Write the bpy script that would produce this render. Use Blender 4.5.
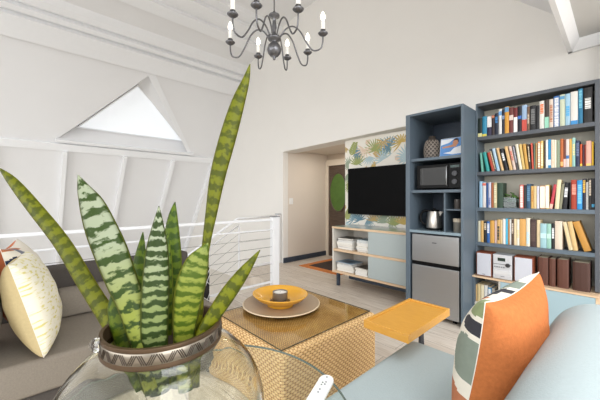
import bpy, bmesh, math, random
from mathutils import Vector, Matrix, noise as mnoise
random.seed(11)
for o in list(bpy.data.objects):
    bpy.data.objects.remove(o, do_unlink=True)
SC = bpy.context.scene
COL = SC.collection
PI = math.pi

# ------------------------------------------------------------------ camera
cam_d = bpy.data.cameras.new('camera')
cam = bpy.data.objects.new('camera', cam_d)
COL.objects.link(cam)
cam.location = (0, 0, 1.22)
cam.rotation_euler = (PI / 2, 0, math.radians(47.03))
cam_d.sensor_width = 36
cam_d.lens = 18.0
cam_d.shift_y = -2 / 600
cam_d.clip_start = 0.02
SC.camera = cam

# ------------------------------------------------------------------ world, lights, exposure
w = bpy.data.worlds.new('world')
SC.world = w
w.use_nodes = True
wnt = w.node_tree
bg = wnt.nodes['Background']
wtc = wnt.nodes.new('ShaderNodeTexCoord')
wsp = wnt.nodes.new('ShaderNodeSeparateXYZ')
wnt.links.new(wtc.outputs['Generated'], wsp.inputs[0])
wmr = wnt.nodes.new('ShaderNodeMapRange')
wmr.inputs['From Min'].default_value = -0.12
wmr.inputs['From Max'].default_value = 0.25
wnt.links.new(wsp.outputs[2], wmr.inputs[0])
wmx = wnt.nodes.new('ShaderNodeMix')
wmx.data_type = 'RGBA'
wmx.inputs[6].default_value = (0.42, 0.41, 0.38, 1)
wmx.inputs[7].default_value = (1.0, 1.0, 1.0, 1)
wnt.links.new(wmr.outputs[0], wmx.inputs[0])
wnt.links.new(wmx.outputs[2], bg.inputs[0])
bg.inputs[1].default_value = 0.85


def area(name, loc, target, sx, sy, power, col):
    d = bpy.data.lights.new(name, 'AREA')
    d.shape = 'RECTANGLE'
    d.size, d.size_y = sx, sy
    d.energy = power
    d.color = col
    o = bpy.data.objects.new(name, d)
    COL.objects.link(o)
    o.location = loc
    o.rotation_euler = (Vector(target) - Vector(loc)).to_track_quat('-Z', 'Y').to_euler()
    return o


area('back_window_light', (-0.6, -6.5, 2.2), (-1.6, 2.2, 1.2), 9.0, 3.0, 200, (0.97, 0.985, 1.0))
area('side_window_light', (8.5, -0.5, 2.6), (-3.0, 1.4, 1.3), 8.0, 4.0, 330, (0.97, 0.985, 1.0))
area('added_overhead_fill_light', (0.75, 0.3, 3.5), (-1.5, 1.4, 0.2), 1.4, 3.0, 45, (0.97, 0.985, 1.0))  # unseen fill added overhead to brighten the floor and wicker table
area('hall_lamp_light', (-3.55, 4.25, 2.12), (-3.56, 4.25, 0), 0.4, 0.4, 3.5, (1.0, 0.90, 0.78))
SC.view_settings.view_transform = 'Standard'
SC.view_settings.look = 'None'
SC.view_settings.gamma = 1
SC.view_settings.use_curve_mapping = False
SC.view_settings.exposure = 0.84


# ------------------------------------------------------------------ materials
def lin(c):
    out = []
    for v in c:
        v = v / 255.0
        out.append(v / 12.92 if v <= 0.04045 else ((v + 0.055) / 1.055) ** 2.4)
    return (out[0], out[1], out[2], 1)


MATS = {}


def mat(name, col, rough=0.6, metal=0.0, var=0.0, vscale=20.0, bump=0.0, bscale=200.0, spec=0.4, stretch=None, emit=None, es=0.0, sheen=0.0):
    if name in MATS:
        return MATS[name]
    m = bpy.data.materials.new(name)
    MATS[name] = m
    m.use_nodes = True
    nt = m.node_tree
    b = nt.nodes['Principled BSDF']
    c = lin(col)
    b.inputs['Base Color'].default_value = c
    b.inputs['Roughness'].default_value = rough
    b.inputs['Metallic'].default_value = metal
    b.inputs['Specular IOR Level'].default_value = spec
    if sheen:
        b.inputs['Sheen Weight'].default_value = sheen
    tc = nt.nodes.new('ShaderNodeTexCoord')
    mp = nt.nodes.new('ShaderNodeMapping')
    if stretch:
        mp.inputs['Scale'].default_value = stretch
    nt.links.new(tc.outputs['Object'], mp.inputs[0])
    n = nt.nodes.new('ShaderNodeTexNoise')
    n.inputs['Scale'].default_value = vscale
    n.inputs['Detail'].default_value = 4
    nt.links.new(mp.outputs[0], n.inputs['Vector'])
    mx = nt.nodes.new('ShaderNodeMix')
    mx.data_type = 'RGBA'
    v = max(var, 0.02)
    mx.inputs[6].default_value = tuple(x * (1 - v) for x in c[:3]) + (1,)
    mx.inputs[7].default_value = tuple(min(1, x * (1 + v)) for x in c[:3]) + (1,)
    nt.links.new(n.outputs[0], mx.inputs[0])
    nt.links.new(mx.outputs[2], b.inputs['Base Color'])
    if bump:
        n2 = nt.nodes.new('ShaderNodeTexNoise')
        n2.inputs['Scale'].default_value = bscale
        n2.inputs['Detail'].default_value = 3
        nt.links.new(mp.outputs[0], n2.inputs['Vector'])
        bp = nt.nodes.new('ShaderNodeBump')
        bp.inputs['Strength'].default_value = bump
        bp.inputs['Distance'].default_value = 0.004
        nt.links.new(n2.outputs[0], bp.inputs['Height'])
        nt.links.new(bp.outputs[0], b.inputs['Normal'])
    if emit:
        b.inputs['Emission Color'].default_value = lin(emit)
        b.inputs['Emission Strength'].default_value = es
    return m


def ramp(nt, fac, stops):
    r = nt.nodes.new('ShaderNodeValToRGB')
    e = r.color_ramp.elements
    while len(e) < len(stops):
        e.new(0.5)
    for el, (p, c) in zip(e, stops):
        el.position = p
        el.color = lin(c)
    nt.links.new(fac, r.inputs[0])
    return r


def wood_mat(name, c1, c2, scale=(1, 12, 12), rough=0.45):
    m = mat(name, c1, rough)
    nt = m.node_tree
    b = nt.nodes['Principled BSDF']
    tc = nt.nodes.new('ShaderNodeTexCoord')
    mp = nt.nodes.new('ShaderNodeMapping')
    mp.inputs['Scale'].default_value = scale
    nt.links.new(tc.outputs['Object'], mp.inputs[0])
    n = nt.nodes.new('ShaderNodeTexNoise')
    n.inputs['Scale'].default_value = 6
    n.inputs['Detail'].default_value = 6
    n.inputs['Distortion'].default_value = 0.6
    nt.links.new(mp.outputs[0], n.inputs['Vector'])
    r = ramp(nt, n.outputs[0], [(0.3, c2), (0.65, c1)])
    nt.links.new(r.outputs[0], b.inputs['Base Color'])
    return m


def floor_mat():
    m = mat('light oak laminate', (196, 184, 168), 0.38)
    nt = m.node_tree
    b = nt.nodes['Principled BSDF']
    tc = nt.nodes.new('ShaderNodeTexCoord')
    br = nt.nodes.new('ShaderNodeTexBrick')
    br.offset = 0.37
    br.inputs['Scale'].default_value = 1
    br.inputs['Brick Width'].default_value = 1.25
    br.inputs['Row Height'].default_value = 0.17
    br.inputs['Mortar Size'].default_value = 0.0018
    br.inputs['Color1'].default_value = lin((232, 223, 212))
    br.inputs['Color2'].default_value = lin((218, 207, 194))
    br.inputs['Mortar'].default_value = lin((140, 126, 112))
    nt.links.new(tc.outputs['Object'], br.inputs['Vector'])
    mp = nt.nodes.new('ShaderNodeMapping')
    mp.inputs['Scale'].default_value = (1.4, 16, 1)
    nt.links.new(tc.outputs['Object'], mp.inputs[0])
    n = nt.nodes.new('ShaderNodeTexNoise')
    n.inputs['Scale'].default_value = 3
    n.inputs['Detail'].default_value = 7
    n.inputs['Distortion'].default_value = 0.5
    nt.links.new(mp.outputs[0], n.inputs['Vector'])
    r = ramp(nt, n.outputs[0], [(0.3, (208, 198, 186)), (0.7, (255, 255, 255))])
    mx = nt.nodes.new('ShaderNodeMix')
    mx.data_type = 'RGBA'
    mx.blend_type = 'MULTIPLY'
    mx.inputs[0].default_value = 0.7
    nt.links.new(br.outputs[0], mx.inputs[6])
    nt.links.new(r.outputs[0], mx.inputs[7])
    nt.links.new(mx.outputs[2], b.inputs['Base Color'])
    return m


def weave_mat(name, c1, c2, dark, bw, rh, mortar, bump=0.6, rot=0.0):
    m = mat(name, c1, 0.55)
    nt = m.node_tree
    b = nt.nodes['Principled BSDF']
    tc = nt.nodes.new('ShaderNodeTexCoord')
    mp = nt.nodes.new('ShaderNodeMapping')
    mp.inputs['Rotation'].default_value = (0, 0, rot)
    nt.links.new(tc.outputs['UV'], mp.inputs[0])
    br = nt.nodes.new('ShaderNodeTexBrick')
    br.offset = 0.5
    br.inputs['Scale'].default_value = 1
    br.inputs['Brick Width'].default_value = bw
    br.inputs['Row Height'].default_value = rh
    br.inputs['Mortar Size'].default_value = mortar
    br.inputs['Mortar Smooth'].default_value = 0.6
    br.inputs['Color1'].default_value = lin(c1)
    br.inputs['Color2'].default_value = lin(c2)
    br.inputs['Mortar'].default_value = lin(dark)
    nt.links.new(mp.outputs[0], br.inputs['Vector'])
    n = nt.nodes.new('ShaderNodeTexNoise')
    n.inputs['Scale'].default_value = 9
    n.inputs['Detail'].default_value = 5
    nt.links.new(tc.outputs['UV'], n.inputs['Vector'])
    r = ramp(nt, n.outputs[0], [(0.3, (200, 185, 165)), (0.65, (255, 255, 255))])
    mx = nt.nodes.new('ShaderNodeMix')
    mx.data_type = 'RGBA'
    mx.blend_type = 'MULTIPLY'
    mx.inputs[0].default_value = 0.8
    nt.links.new(br.outputs[0], mx.inputs[6])
    nt.links.new(r.outputs[0], mx.inputs[7])
    nt.links.new(mx.outputs[2], b.inputs['Base Color'])
    bp = nt.nodes.new('ShaderNodeBump')
    bp.invert = True
    bp.inputs['Strength'].default_value = bump
    bp.inputs['Distance'].default_value = 0.006
    nt.links.new(br.outputs[1], bp.inputs['Height'])
    nt.links.new(bp.outputs[0], b.inputs['Normal'])
    return m


def wicker_mat(name, dark, mid, light, bw, rh):
    """plain weave: each strand bulges over one stake and dips behind the next, alternate rows offset"""
    m = mat(name, mid, 0.55)
    nt = m.node_tree
    b = nt.nodes['Principled BSDF']
    tc = nt.nodes.new('ShaderNodeTexCoord')
    sx = nt.nodes.new('ShaderNodeSeparateXYZ')
    nt.links.new(tc.outputs['UV'], sx.inputs[0])

    def M(op, x, y=None, z=None):
        n = nt.nodes.new('ShaderNodeMath')
        n.operation = op
        for i, v in enumerate((x, y, z)):
            if v is None:
                continue
            if isinstance(v, (int, float)):
                n.inputs[i].default_value = v
            else:
                nt.links.new(v, n.inputs[i])
        return n.outputs[0]
    v = M('DIVIDE', sx.outputs[1], rh)
    row = M('FLOOR', v)
    off = M('MULTIPLY', M('MODULO', M('ADD', row, 1000), 2), 0.5)
    u = M('ADD', M('DIVIDE', sx.outputs[0], bw), off)
    bu = M('ABSOLUTE', M('SINE', M('MULTIPLY', u, PI)))
    bv = M('ABSOLUTE', M('SINE', M('MULTIPLY', v, PI)))
    h = M('ADD', M('MULTIPLY', bu, 0.6), M('MULTIPLY', bv, 0.4))
    n = nt.nodes.new('ShaderNodeTexNoise')
    n.inputs['Scale'].default_value = 30
    n.inputs['Detail'].default_value = 4
    nt.links.new(tc.outputs['UV'], n.inputs['Vector'])
    h2 = M('ADD', h, M('MULTIPLY', M('SUBTRACT', n.outputs[0], 0.5), 0.35))
    r = ramp(nt, h2, [(0.18, dark), (0.48, mid), (0.85, light)])
    nt.links.new(r.outputs[0], b.inputs['Base Color'])
    bp = nt.nodes.new('ShaderNodeBump')
    bp.inputs['Strength'].default_value = 0.7
    bp.inputs['Distance'].default_value = 0.008
    nt.links.new(h, bp.inputs['Height'])
    nt.links.new(bp.outputs[0], b.inputs['Normal'])
    return m


def pane_mat(name, tint, rough=0.02, ior=1.5):
    """flat sheet of glass: see-through with a Fresnel reflection"""
    m = bpy.data.materials.new(name)
    MATS[name] = m
    m.use_nodes = True
    nt = m.node_tree
    nt.nodes.clear()
    out = nt.nodes.new('ShaderNodeOutputMaterial')
    tr = nt.nodes.new('ShaderNodeBsdfTransparent')
    tr.inputs[0].default_value = lin(tint)
    gl = nt.nodes.new('ShaderNodeBsdfGlossy')
    gl.inputs['Roughness'].default_value = rough
    lw = nt.nodes.new('ShaderNodeLayerWeight')
    lw.inputs[0].default_value = 0.5
    pw = nt.nodes.new('ShaderNodeMath')
    pw.operation = 'POWER'
    nt.links.new(lw.outputs['Facing'], pw.inputs[0])
    pw.inputs[1].default_value = 5
    fr = nt.nodes.new('ShaderNodeMath')
    fr.operation = 'MULTIPLY_ADD'
    nt.links.new(pw.outputs[0], fr.inputs[0])
    fr.inputs[1].default_value = 0.9
    fr.inputs[2].default_value = 0.04
    mx = nt.nodes.new('ShaderNodeMixShader')
    nt.links.new(fr.outputs[0], mx.inputs[0])
    nt.links.new(tr.outputs[0], mx.inputs[1])
    nt.links.new(gl.outputs[0], mx.inputs[2])
    nt.links.new(mx.outputs[0], out.inputs[0])
    return m


def glass_mat(name, col, ior=1.45, rough=0.0):
    m = bpy.data.materials.new(name)
    MATS[name] = m
    m.use_nodes = True
    nt = m.node_tree
    b = nt.nodes['Principled BSDF']
    b.inputs['Base Color'].default_value = lin(col)
    b.inputs['Roughness'].default_value = rough
    b.inputs['IOR'].default_value = ior
    b.inputs['Transmission Weight'].default_value = 1
    return m


def leaf_mat(name, dark, light, edge, freq, pos, soft, base=(118, 126, 52)):
    m = mat(name, dark, 0.5, spec=0.2)
    nt = m.node_tree
    b = nt.nodes['Principled BSDF']
    uv = nt.nodes.new('ShaderNodeTexCoord')
    sp = nt.nodes.new('ShaderNodeSeparateXYZ')
    nt.links.new(uv.outputs['UV'], sp.inputs[0])
    n = nt.nodes.new('ShaderNodeTexNoise')
    n.inputs['Scale'].default_value = 30
    n.inputs['Detail'].default_value = 4
    mp = nt.nodes.new('ShaderNodeMapping')
    mp.inputs['Scale'].default_value = (0.030, 1.6, 1)
    nt.links.new(uv.outputs['UV'], mp.inputs[0])
    nt.links.new(mp.outputs[0], n.inputs['Vector'])
    n2 = nt.nodes.new('ShaderNodeTexNoise')
    n2.inputs['Scale'].default_value = 3.2
    n2.inputs['Detail'].default_value = 5
    mp2 = nt.nodes.new('ShaderNodeMapping')
    mp2.inputs['Scale'].default_value = (0.9, 26, 1)
    nt.links.new(uv.outputs['UV'], mp2.inputs[0])
    nt.links.new(mp2.outputs[0], n2.inputs['Vector'])
    wv = nt.nodes.new('ShaderNodeMath')
    wv.operation = 'MULTIPLY'
    nt.links.new(sp.outputs[1], wv.inputs[0])
    wv.inputs[1].default_value = freq
    ad = nt.nodes.new('ShaderNodeMath')
    ad.operation = 'MULTIPLY_ADD'
    nt.links.new(n2.outputs[0], ad.inputs[0])
    ad.inputs[1].default_value = 9.0
    nt.links.new(wv.outputs[0], ad.inputs[2])
    sn = nt.nodes.new('ShaderNodeMath')
    sn.operation = 'SINE'
    nt.links.new(ad.outputs[0], sn.inputs[0])
    rm = nt.nodes.new('ShaderNodeMath')
    rm.operation = 'MULTIPLY_ADD'
    nt.links.new(sn.outputs[0], rm.inputs[0])
    rm.inputs[1].default_value = 0.5
    rm.inputs[2].default_value = 0.5
    r1 = ramp(nt, rm.outputs[0], [(max(0, pos - soft), dark), (min(1, pos + soft), light)])
    # the pale bands turn yellow-green towards the foot of the leaf
    r0 = ramp(nt, rm.outputs[0], [(max(0, pos - soft), dark), (min(1, pos + soft), base)])
    mr = nt.nodes.new('ShaderNodeMapRange')
    mr.inputs['From Min'].default_value = 0.16
    mr.inputs['From Max'].default_value = 0.30
    nt.links.new(sp.outputs[1], mr.inputs[0])
    r = nt.nodes.new('ShaderNodeMix')
    r.data_type = 'RGBA'
    nt.links.new(mr.outputs[0], r.inputs[0])
    nt.links.new(r0.outputs[0], r.inputs[6])
    nt.links.new(r1.outputs[0], r.inputs[7])
    # yellow-green margin
    e1 = nt.nodes.new('ShaderNodeMath')
    e1.operation = 'SUBTRACT'
    nt.links.new(sp.outputs[0], e1.inputs[0])
    e1.inputs[1].default_value = 0.5
    e2 = nt.nodes.new('ShaderNodeMath')
    e2.operation = 'ABSOLUTE'
    nt.links.new(e1.outputs[0], e2.inputs[0])
    e3 = nt.nodes.new('ShaderNodeMath')
    e3.operation = 'GREATER_THAN'
    nt.links.new(e2.outputs[0], e3.inputs[0])
    e3.inputs[1].default_value = 0.455
    mx = nt.nodes.new('ShaderNodeMix')
    mx.data_type = 'RGBA'
    nt.links.new(e3.outputs[0], mx.inputs[0])
    nt.links.new(r.outputs[2], mx.inputs[6])
    mx.inputs[7].default_value = lin(edge)
    nt.links.new(mx.outputs[2], b.inputs['Base Color'])
    return m


def dash_mat(name, base, mark):
    """cream cloth with rows of small yellow dashes"""
    m = mat(name, base, 0.9, bump=0.25, bscale=120)
    nt = m.node_tree
    b = nt.nodes['Principled BSDF']
    tc = nt.nodes.new('ShaderNodeTexCoord')
    mp = nt.nodes.new('ShaderNodeMapping')
    mp.inputs['Scale'].default_value = (14, 34, 1)
    nt.links.new(tc.outputs['UV'], mp.inputs[0])
    n = nt.nodes.new('ShaderNodeTexNoise')
    n.inputs['Scale'].default_value = 1.0
    n.inputs['Detail'].default_value = 3
    nt.links.new(mp.outputs[0], n.inputs['Vector'])
    r = ramp(nt, n.outputs[0], [(0.53, base), (0.63, mark)])
    nt.links.new(r.outputs[0], b.inputs['Base Color'])
    return m


WALL = mat('warm white plaster', (235, 232, 227), 0.85, var=0.02, vscale=3, bump=0.06, bscale=60)
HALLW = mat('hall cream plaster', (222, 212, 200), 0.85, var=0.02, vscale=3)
WHITE = mat('white painted boards', (237, 237, 238), 0.75, var=0.02, vscale=2)
TRIMW = mat('white trim paint', (244, 245, 247), 0.55, var=0.01)
FLOOR = floor_mat()
NAVY = mat('slate blue paint', (90, 103, 114), 0.42, var=0.04, vscale=9)
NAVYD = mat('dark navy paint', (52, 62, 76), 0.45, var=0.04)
CHARC = mat('charcoal grey paint', (82, 86, 92), 0.5, var=0.04)
OAK = wood_mat('pale oak', (226, 200, 168), (202, 168, 132))
GREYDOOR = mat('pale grey green lacquer', (172, 182, 182), 0.35, var=0.02)
BLUEDOOR = mat('pale duck egg lacquer', (158, 182, 190), 0.35, var=0.02)
STEEL = mat('brushed steel', (172, 174, 176), 0.34, 0.85, var=0.06, vscale=4, stretch=(1, 1, 60))
BLACK = mat('black plastic', (14, 14, 15), 0.4, spec=0.15)
BLACKGL = mat('black glass', (5, 5, 6), 0.06, spec=0.5)
SCREEN = mat('black tv screen', (2, 2, 3), 0.35, spec=0.1)
PEWTER = mat('dull pewter', (112, 112, 115), 0.36, 0.85, var=0.1, vscale=30)
WHITEP = mat('white plastic', (238, 238, 236), 0.35)
WRAIL = mat('white railing paint', (240, 241, 243), 0.4)
WIRE = mat('steel cable', (120, 118, 116), 0.4, 0.8)
GREYSOFA = mat('grey woven upholstery', (134, 126, 115), 0.95, spec=0.1, var=0.16, vscale=130, bump=0.5, bscale=260)
GREYDK = mat('dark grey woven upholstery', (82, 77, 73), 0.95, spec=0.1, var=0.16, vscale=130, bump=0.5, bscale=260)
TEAL = mat('pale blue upholstery', (170, 182, 184), 0.9, var=0.05, vscale=120, spec=0.1, bump=0.35, bscale=220)
ORANGE = mat('orange linen', (188, 112, 64), 0.92, spec=0.1, var=0.22, vscale=90, bump=0.35, bscale=240)
PAPER = mat('book paper', (226, 214, 186), 0.9, var=0.06, vscale=60)



# ------------------------------------------------------------------ mesh helpers
WL = {}


def box(bm, x0, x1, y0, y1, z0, z1):
    vs = [bm.verts.new((x, y, z)) for z in (z0, z1) for y in (y0, y1) for x in (x0, x1)]
    for f in ((0, 2, 3, 1), (4, 5, 7, 6), (0, 1, 5, 4), (2, 6, 7, 3), (0, 4, 6, 2), (1, 3, 7, 5)):
        bm.faces.new([vs[i] for i in f])
    return vs


def hexa(bm, pts):
    """eight points ordered like box()"""
    vs = [bm.verts.new(p) for p in pts]
    for f in ((0, 2, 3, 1), (4, 5, 7, 6), (0, 1, 5, 4), (2, 6, 7, 3), (0, 4, 6, 2), (1, 3, 7, 5)):
        bm.faces.new([vs[i] for i in f])


def extrude(bm, poly, vec):
    vec = Vector(vec)
    a = [bm.verts.new(p) for p in poly]
    b = [bm.verts.new(Vector(p) + vec) for p in poly]
    n = len(poly)
    bm.faces.new(a[::-1])
    bm.faces.new(b)
    for i in range(n):
        bm.faces.new((a[i], a[(i + 1) % n], b[(i + 1) % n], b[i]))


def lathe(bm, prof, c, n=32, sx=1.0, sy=1.0, closed=False):
    rings = []
    for r, z in prof:
        if r < 1e-6:
            rings.append([bm.verts.new((c[0], c[1], c[2] + z))])
        else:
            rings.append([bm.verts.new((c[0] + r * sx * math.cos(2 * PI * i / n), c[1] + r * sy * math.sin(2 * PI * i / n), c[2] + z)) for i in range(n)])
    pairs = list(zip(rings, rings[1:]))
    if closed:
        pairs.append((rings[-1], rings[0]))
    for a, b in pairs:
        for i in range(n):
            j = (i + 1) % n
            if len(a) == 1 and len(b) == 1:
                continue
            if len(a) == 1:
                bm.faces.new((a[0], b[j], b[i]))
            elif len(b) == 1:
                bm.faces.new((a[i], a[j], b[0]))
            else:
                bm.faces.new((a[i], a[j], b[j], b[i]))


def tube(bm, pts, r, n=10, cap=True):
    pts = [Vector(p) for p in pts]
    rs = r if isinstance(r, (list, tuple)) else [r] * len(pts)
    rings = []
    up = None
    for k, p in enumerate(pts):
        t = (pts[min(k + 1, len(pts) - 1)] - pts[max(k - 1, 0)]).normalized()
        if up is None:
            up = Vector((0, 0, 1)) if abs(t.z) < 0.9 else Vector((1, 0, 0))
        s = t.cross(up).normalized()
        up = s.cross(t).normalized()
        rings.append([bm.verts.new(p + (s * math.cos(2 * PI * i / n) + up * math.sin(2 * PI * i / n)) * rs[k]) for i in range(n)])
    for a, b in zip(rings, rings[1:]):
        for i in range(n):
            j = (i + 1) % n
            bm.faces.new((a[i], a[j], b[j], b[i]))
    if cap:
        bm.faces.new(rings[0][::-1])
        bm.faces.new(rings[-1])


def spline(pts, n=8):
    """Catmull-Rom through tuples of any length"""
    out = []
    P = [tuple(pts[0])] + [tuple(p) for p in pts] + [tuple(pts[-1])]
    for i in range(1, len(P) - 2):
        for k in range(n):
            t = k / n
            out.append(tuple(0.5 * ((2 * b) + (-a + c) * t + (2 * a - 5 * b + 4 * c - d) * t * t + (-a + 3 * b - 3 * c + d) * t ** 3)
                             for a, b, c, d in zip(P[i - 1], P[i], P[i + 1], P[i + 2])))
    out.append(tuple(pts[-1]))
    return out


def obj(name, bm, m, parent=None, bevel=0, smooth=False, sub=0, uv=False, seg=2, flat_angle=None):
    org = WL.get(parent.name, Vector((0, 0, 0))) if parent else Vector((0, 0, 0))
    bmesh.ops.recalc_face_normals(bm, faces=bm.faces)
    if uv:
        lay = bm.loops.layers.uv.verify()
        for f in bm.faces:
            nx, ny, nz = (abs(v) for v in f.normal)
            for l in f.loops:
                p = l.vert.co
                if nz >= nx and nz >= ny:
                    l[lay].uv = (p.x, p.y)
                elif nx >= ny:
                    l[lay].uv = (p.y, p.z)
                else:
                    l[lay].uv = (p.x, p.z)
    bm.transform(Matrix.Translation(-org))
    me = bpy.data.meshes.new(name)
    bm.to_mesh(me)
    bm.free()
    for mm in (m if isinstance(m, (list, tuple)) else [m]):
        me.materials.append(mm)
    if smooth:
        for p in me.polygons:
            p.use_smooth = True
        if flat_angle:
            me.set_sharp_from_angle(angle=math.radians(flat_angle))
    o = bpy.data.objects.new(name, me)
    COL.objects.link(o)
    if parent:
        o.parent = parent
    WL[o.name] = org.copy()
    if bevel:
        b = o.modifiers.new('bevel', 'BEVEL')
        b.width = bevel
        b.segments = seg
        b.limit_method = 'ANGLE'
    if sub:
        s = o.modifiers.new('subsurf', 'SUBSURF')
        s.levels = sub
        s.render_levels = sub
    return o


def B():
    return bmesh.new()


def boxes(*bs):
    bm = B()
    for b in bs:
        box(bm, *b)
    return bm


def tag(o, label=None, cat=None, group=None, kind=None):
    if label:
        o['label'] = label
    if cat:
        o['category'] = cat
    if group:
        o['group'] = group
    if kind:
        o['kind'] = kind
    return o


def thing(name, label, cat, loc, group=None):
    o = bpy.data.objects.new(name, None)
    o.empty_display_size = 0.05
    COL.objects.link(o)
    o.location = loc
    WL[o.name] = Vector(loc)
    return tag(o, label, cat, group)


def struct(name, bm, m, label=None, **kw):
    o = obj(name, bm, m, None, **kw)
    tag(o, label or name.replace('_', ' '), name.split('_')[0], None, 'structure')
    return o


# ------------------------------------------------------------------ setting
# floor with the stair opening cut out (x -4.40..-3.31, y < 2.67)
bm = boxes((-3.31, 3.2, -3.2, 2.67, -0.20, 0), (-4.40, 3.2, 2.67, 5.2, -0.20, 0))
struct('floor', bm, FLOOR, 'light oak laminate floor of the loft')
LOWF = mat('pale lower floor', (226, 220, 210), 0.5, var=0.03)
struct('floor_lower', boxes((-9.2, -4.40, -3.2, 3.6, -0.72, -0.60), (-4.40, -3.31, -3.2, 0.9, -2.6, -2.5)), LOWF, 'pale floor of the lower landing beside the stairs')

# long wall with the opening to the hall and the media recess
bm = boxes((-9.2, -4.33, 3.6, 3.72, -0.72, 4.7), (-1.30, 3.2, 3.6, 3.72, 0, 4.7))
hexa(bm, [(-4.33, 3.6, 2.085), (-1.30, 3.6, 2.15), (-4.33, 3.9, 2.085), (-1.30, 3.9, 2.15),
          (-4.33, 3.6, 4.7), (-1.30, 3.6, 4.7), (-4.33, 3.9, 4.7), (-1.30, 3.9, 4.7)])
struct('wall_long', bm, WALL, 'tall cream wall above the shelves with an opening to the hall')
struct('wall_pilaster', boxes((-0.118, 0.5, 3.36, 3.6, 0, 2.51)), WALL, 'narrow cream wall return at the right end of the bookcase')

# glazed gable end behind the photographer
bm = boxes((-3.31, 3.2, -3.32, -3.2, 0, 0.5))
struct('wall_back', bm, WALL, 'low cream wall under the gable windows')
bs = []
for k in range(10):
    x = -8.2 + k * 1.25
    bs.append((x, x + 0.08, -3.30, -3.22, -0.6 if x < -3.4 else 0.5, 4.5 if -5.2 < x < -2 else 2.6))
bs += [(-8.2, 3.2, -3.30, -3.22, 2.5, 2.6), (-3.31, 3.2, -3.30, -3.22, 0.5, 0.58)]
struct('window_2', boxes(*bs), TRIMW, 'white framed glazed gable end')

# hall behind the opening
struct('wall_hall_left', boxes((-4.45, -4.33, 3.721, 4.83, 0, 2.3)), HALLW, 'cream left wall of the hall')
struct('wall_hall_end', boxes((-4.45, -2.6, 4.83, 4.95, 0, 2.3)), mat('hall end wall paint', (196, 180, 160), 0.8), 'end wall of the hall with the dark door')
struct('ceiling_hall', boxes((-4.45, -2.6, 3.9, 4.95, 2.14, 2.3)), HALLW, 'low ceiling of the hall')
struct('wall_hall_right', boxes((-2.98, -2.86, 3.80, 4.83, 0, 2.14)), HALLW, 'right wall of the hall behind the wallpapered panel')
struct('baseboard_hall_left', boxes((-4.329, -4.305, 3.602, 4.83, 0, 0.095)), NAVYD, 'dark navy baseboard along the hall wall', bevel=0.004)

# steep boarded roof slope with a triangular dormer window
SX0, SZ0, SX1, SZ1 = -9.2, -0.74, -6.052, 3.652
sl = (SZ1 - SZ0) / (SX1 - SX0)
SN = Vector((-sl, 0, 1)).normalized()       # points up and into the room
OUT = Vector((SN.x, 0, SN.z))
if OUT.x > 0:
    OUT = -OUT
IN = Vector((0.812, 0, -0.583))             # unit normal into the room


def sp(y, z, off=0.0):
    """a point on the roof slope at (y, z), moved off along the outward normal"""
    x = -6.052 + (z - 3.652) * (2.77 / 3.86)
    return Vector((x, y, z)) - IN * off


WO = [sp(0.485, 2.30), sp(2.99, 2.30), sp(1.86, 3.62)]
WI = [sp(0.775, 2.42, 0.28), sp(2.95, 2.42, 0.28), sp(1.69, 3.30, 0.28)]
bm = B()
rect = [bm.verts.new(p) for p in (sp(-3.2, -0.74), sp(3.6, -0.74), sp(3.6, 3.652), sp(-3.2, 3.652))]
tri = [bm.verts.new(p) for p in WO]
ed = [bm.edges.new((rect[i], rect[(i + 1) % 4])) for i in range(4)] + [bm.edges.new((tri[i], tri[(i + 1) % 3])) for i in range(3)]
bmesh.ops.triangle_fill(bm, use_beauty=True, use_dissolve=False, edges=ed, normal=IN)
inner = [bm.verts.new(p) for p in WI]
for i in range(3):
    bm.faces.new((tri[i], tri[(i + 1) % 3], inner[(i + 1) % 3], inner[i]))
bm.verts.ensure_lookup_table()
struct('wall_left', bm, WHITE, 'steep white boarded roof slope beyond the stairs')

bm = B()
k = 0.05
cen = (WI[0] + WI[1] + WI[2]) / 3
for i in range(3):
    a, b = WI[i], WI[(i + 1) % 3]
    a2, b2 = a + (cen - a) * 0.05, b + (cen - b) * 0.05
    hexa(bm, [a, b, a2, b2, a + IN * 0.035, b + IN * 0.035, a2 + IN * 0.02, b2 + IN * 0.02])
win = struct('window_1', bm, TRIMW, 'triangular white dormer window in the roof slope')
PANE = mat('bright frosted pane', (240, 244, 248), 0.5, emit=(240, 245, 250), es=0.22)
bm = B()
extrude(bm, WI, -IN * 0.012)
obj('window_pane', bm, PANE, win)
bm = B()
for dz, z2 in ((-0.04, 2.30),):
    a, b = sp(0.46, 2.27), sp(3.03, 2.27)
    c, d = sp(0.46, 2.315), sp(3.03, 2.315)
    hexa(bm, [a, b, a + IN * 0.07, b + IN * 0.07, c, d, c + IN * 0.07, d + IN * 0.07])
obj('window_sill', bm, TRIMW, win, bevel=0.006)
# dormer flank, a white triangular board right of the opening
bm = B()
extrude(bm, [sp(1.86, 3.62), sp(2.99, 2.30), sp(2.90, 2.30), sp(1.70, 3.62)], IN * 0.012)
obj('window_casing', bm, TRIMW, win)


def slope_bar(y0, y1, z0, z1, t):
    bm = B()
    a, b, c, d = sp(y0, z0), sp(y1, z0), sp(y0, z1), sp(y1, z1)
    hexa(bm, [a, b, a + IN * t, b + IN * t, c, d, c + IN * t, d + IN * t])
    return bm


struct('trim_1', slope_bar(-3.2, 3.6, 2.12, 2.24, 0.05), TRIMW, 'white rail across the middle of the roof slope', bevel=0.006)
for i, y in enumerate((-1.37, -0.37, 0.61, 1.60, 2.585, 3.563)):
    struct('trim_%d' % (3 + i), slope_bar(y - 0.035, y + 0.035, -0.7, 2.13, 0.11), TRIMW, 'white rafter rib on the lower roof slope', bevel=0.005)
struct('trim_9', slope_bar(-3.2, 3.6, -0.46, -0.32, 0.14), TRIMW, 'white ledge at the foot of the roof slope', bevel=0.006)

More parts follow.
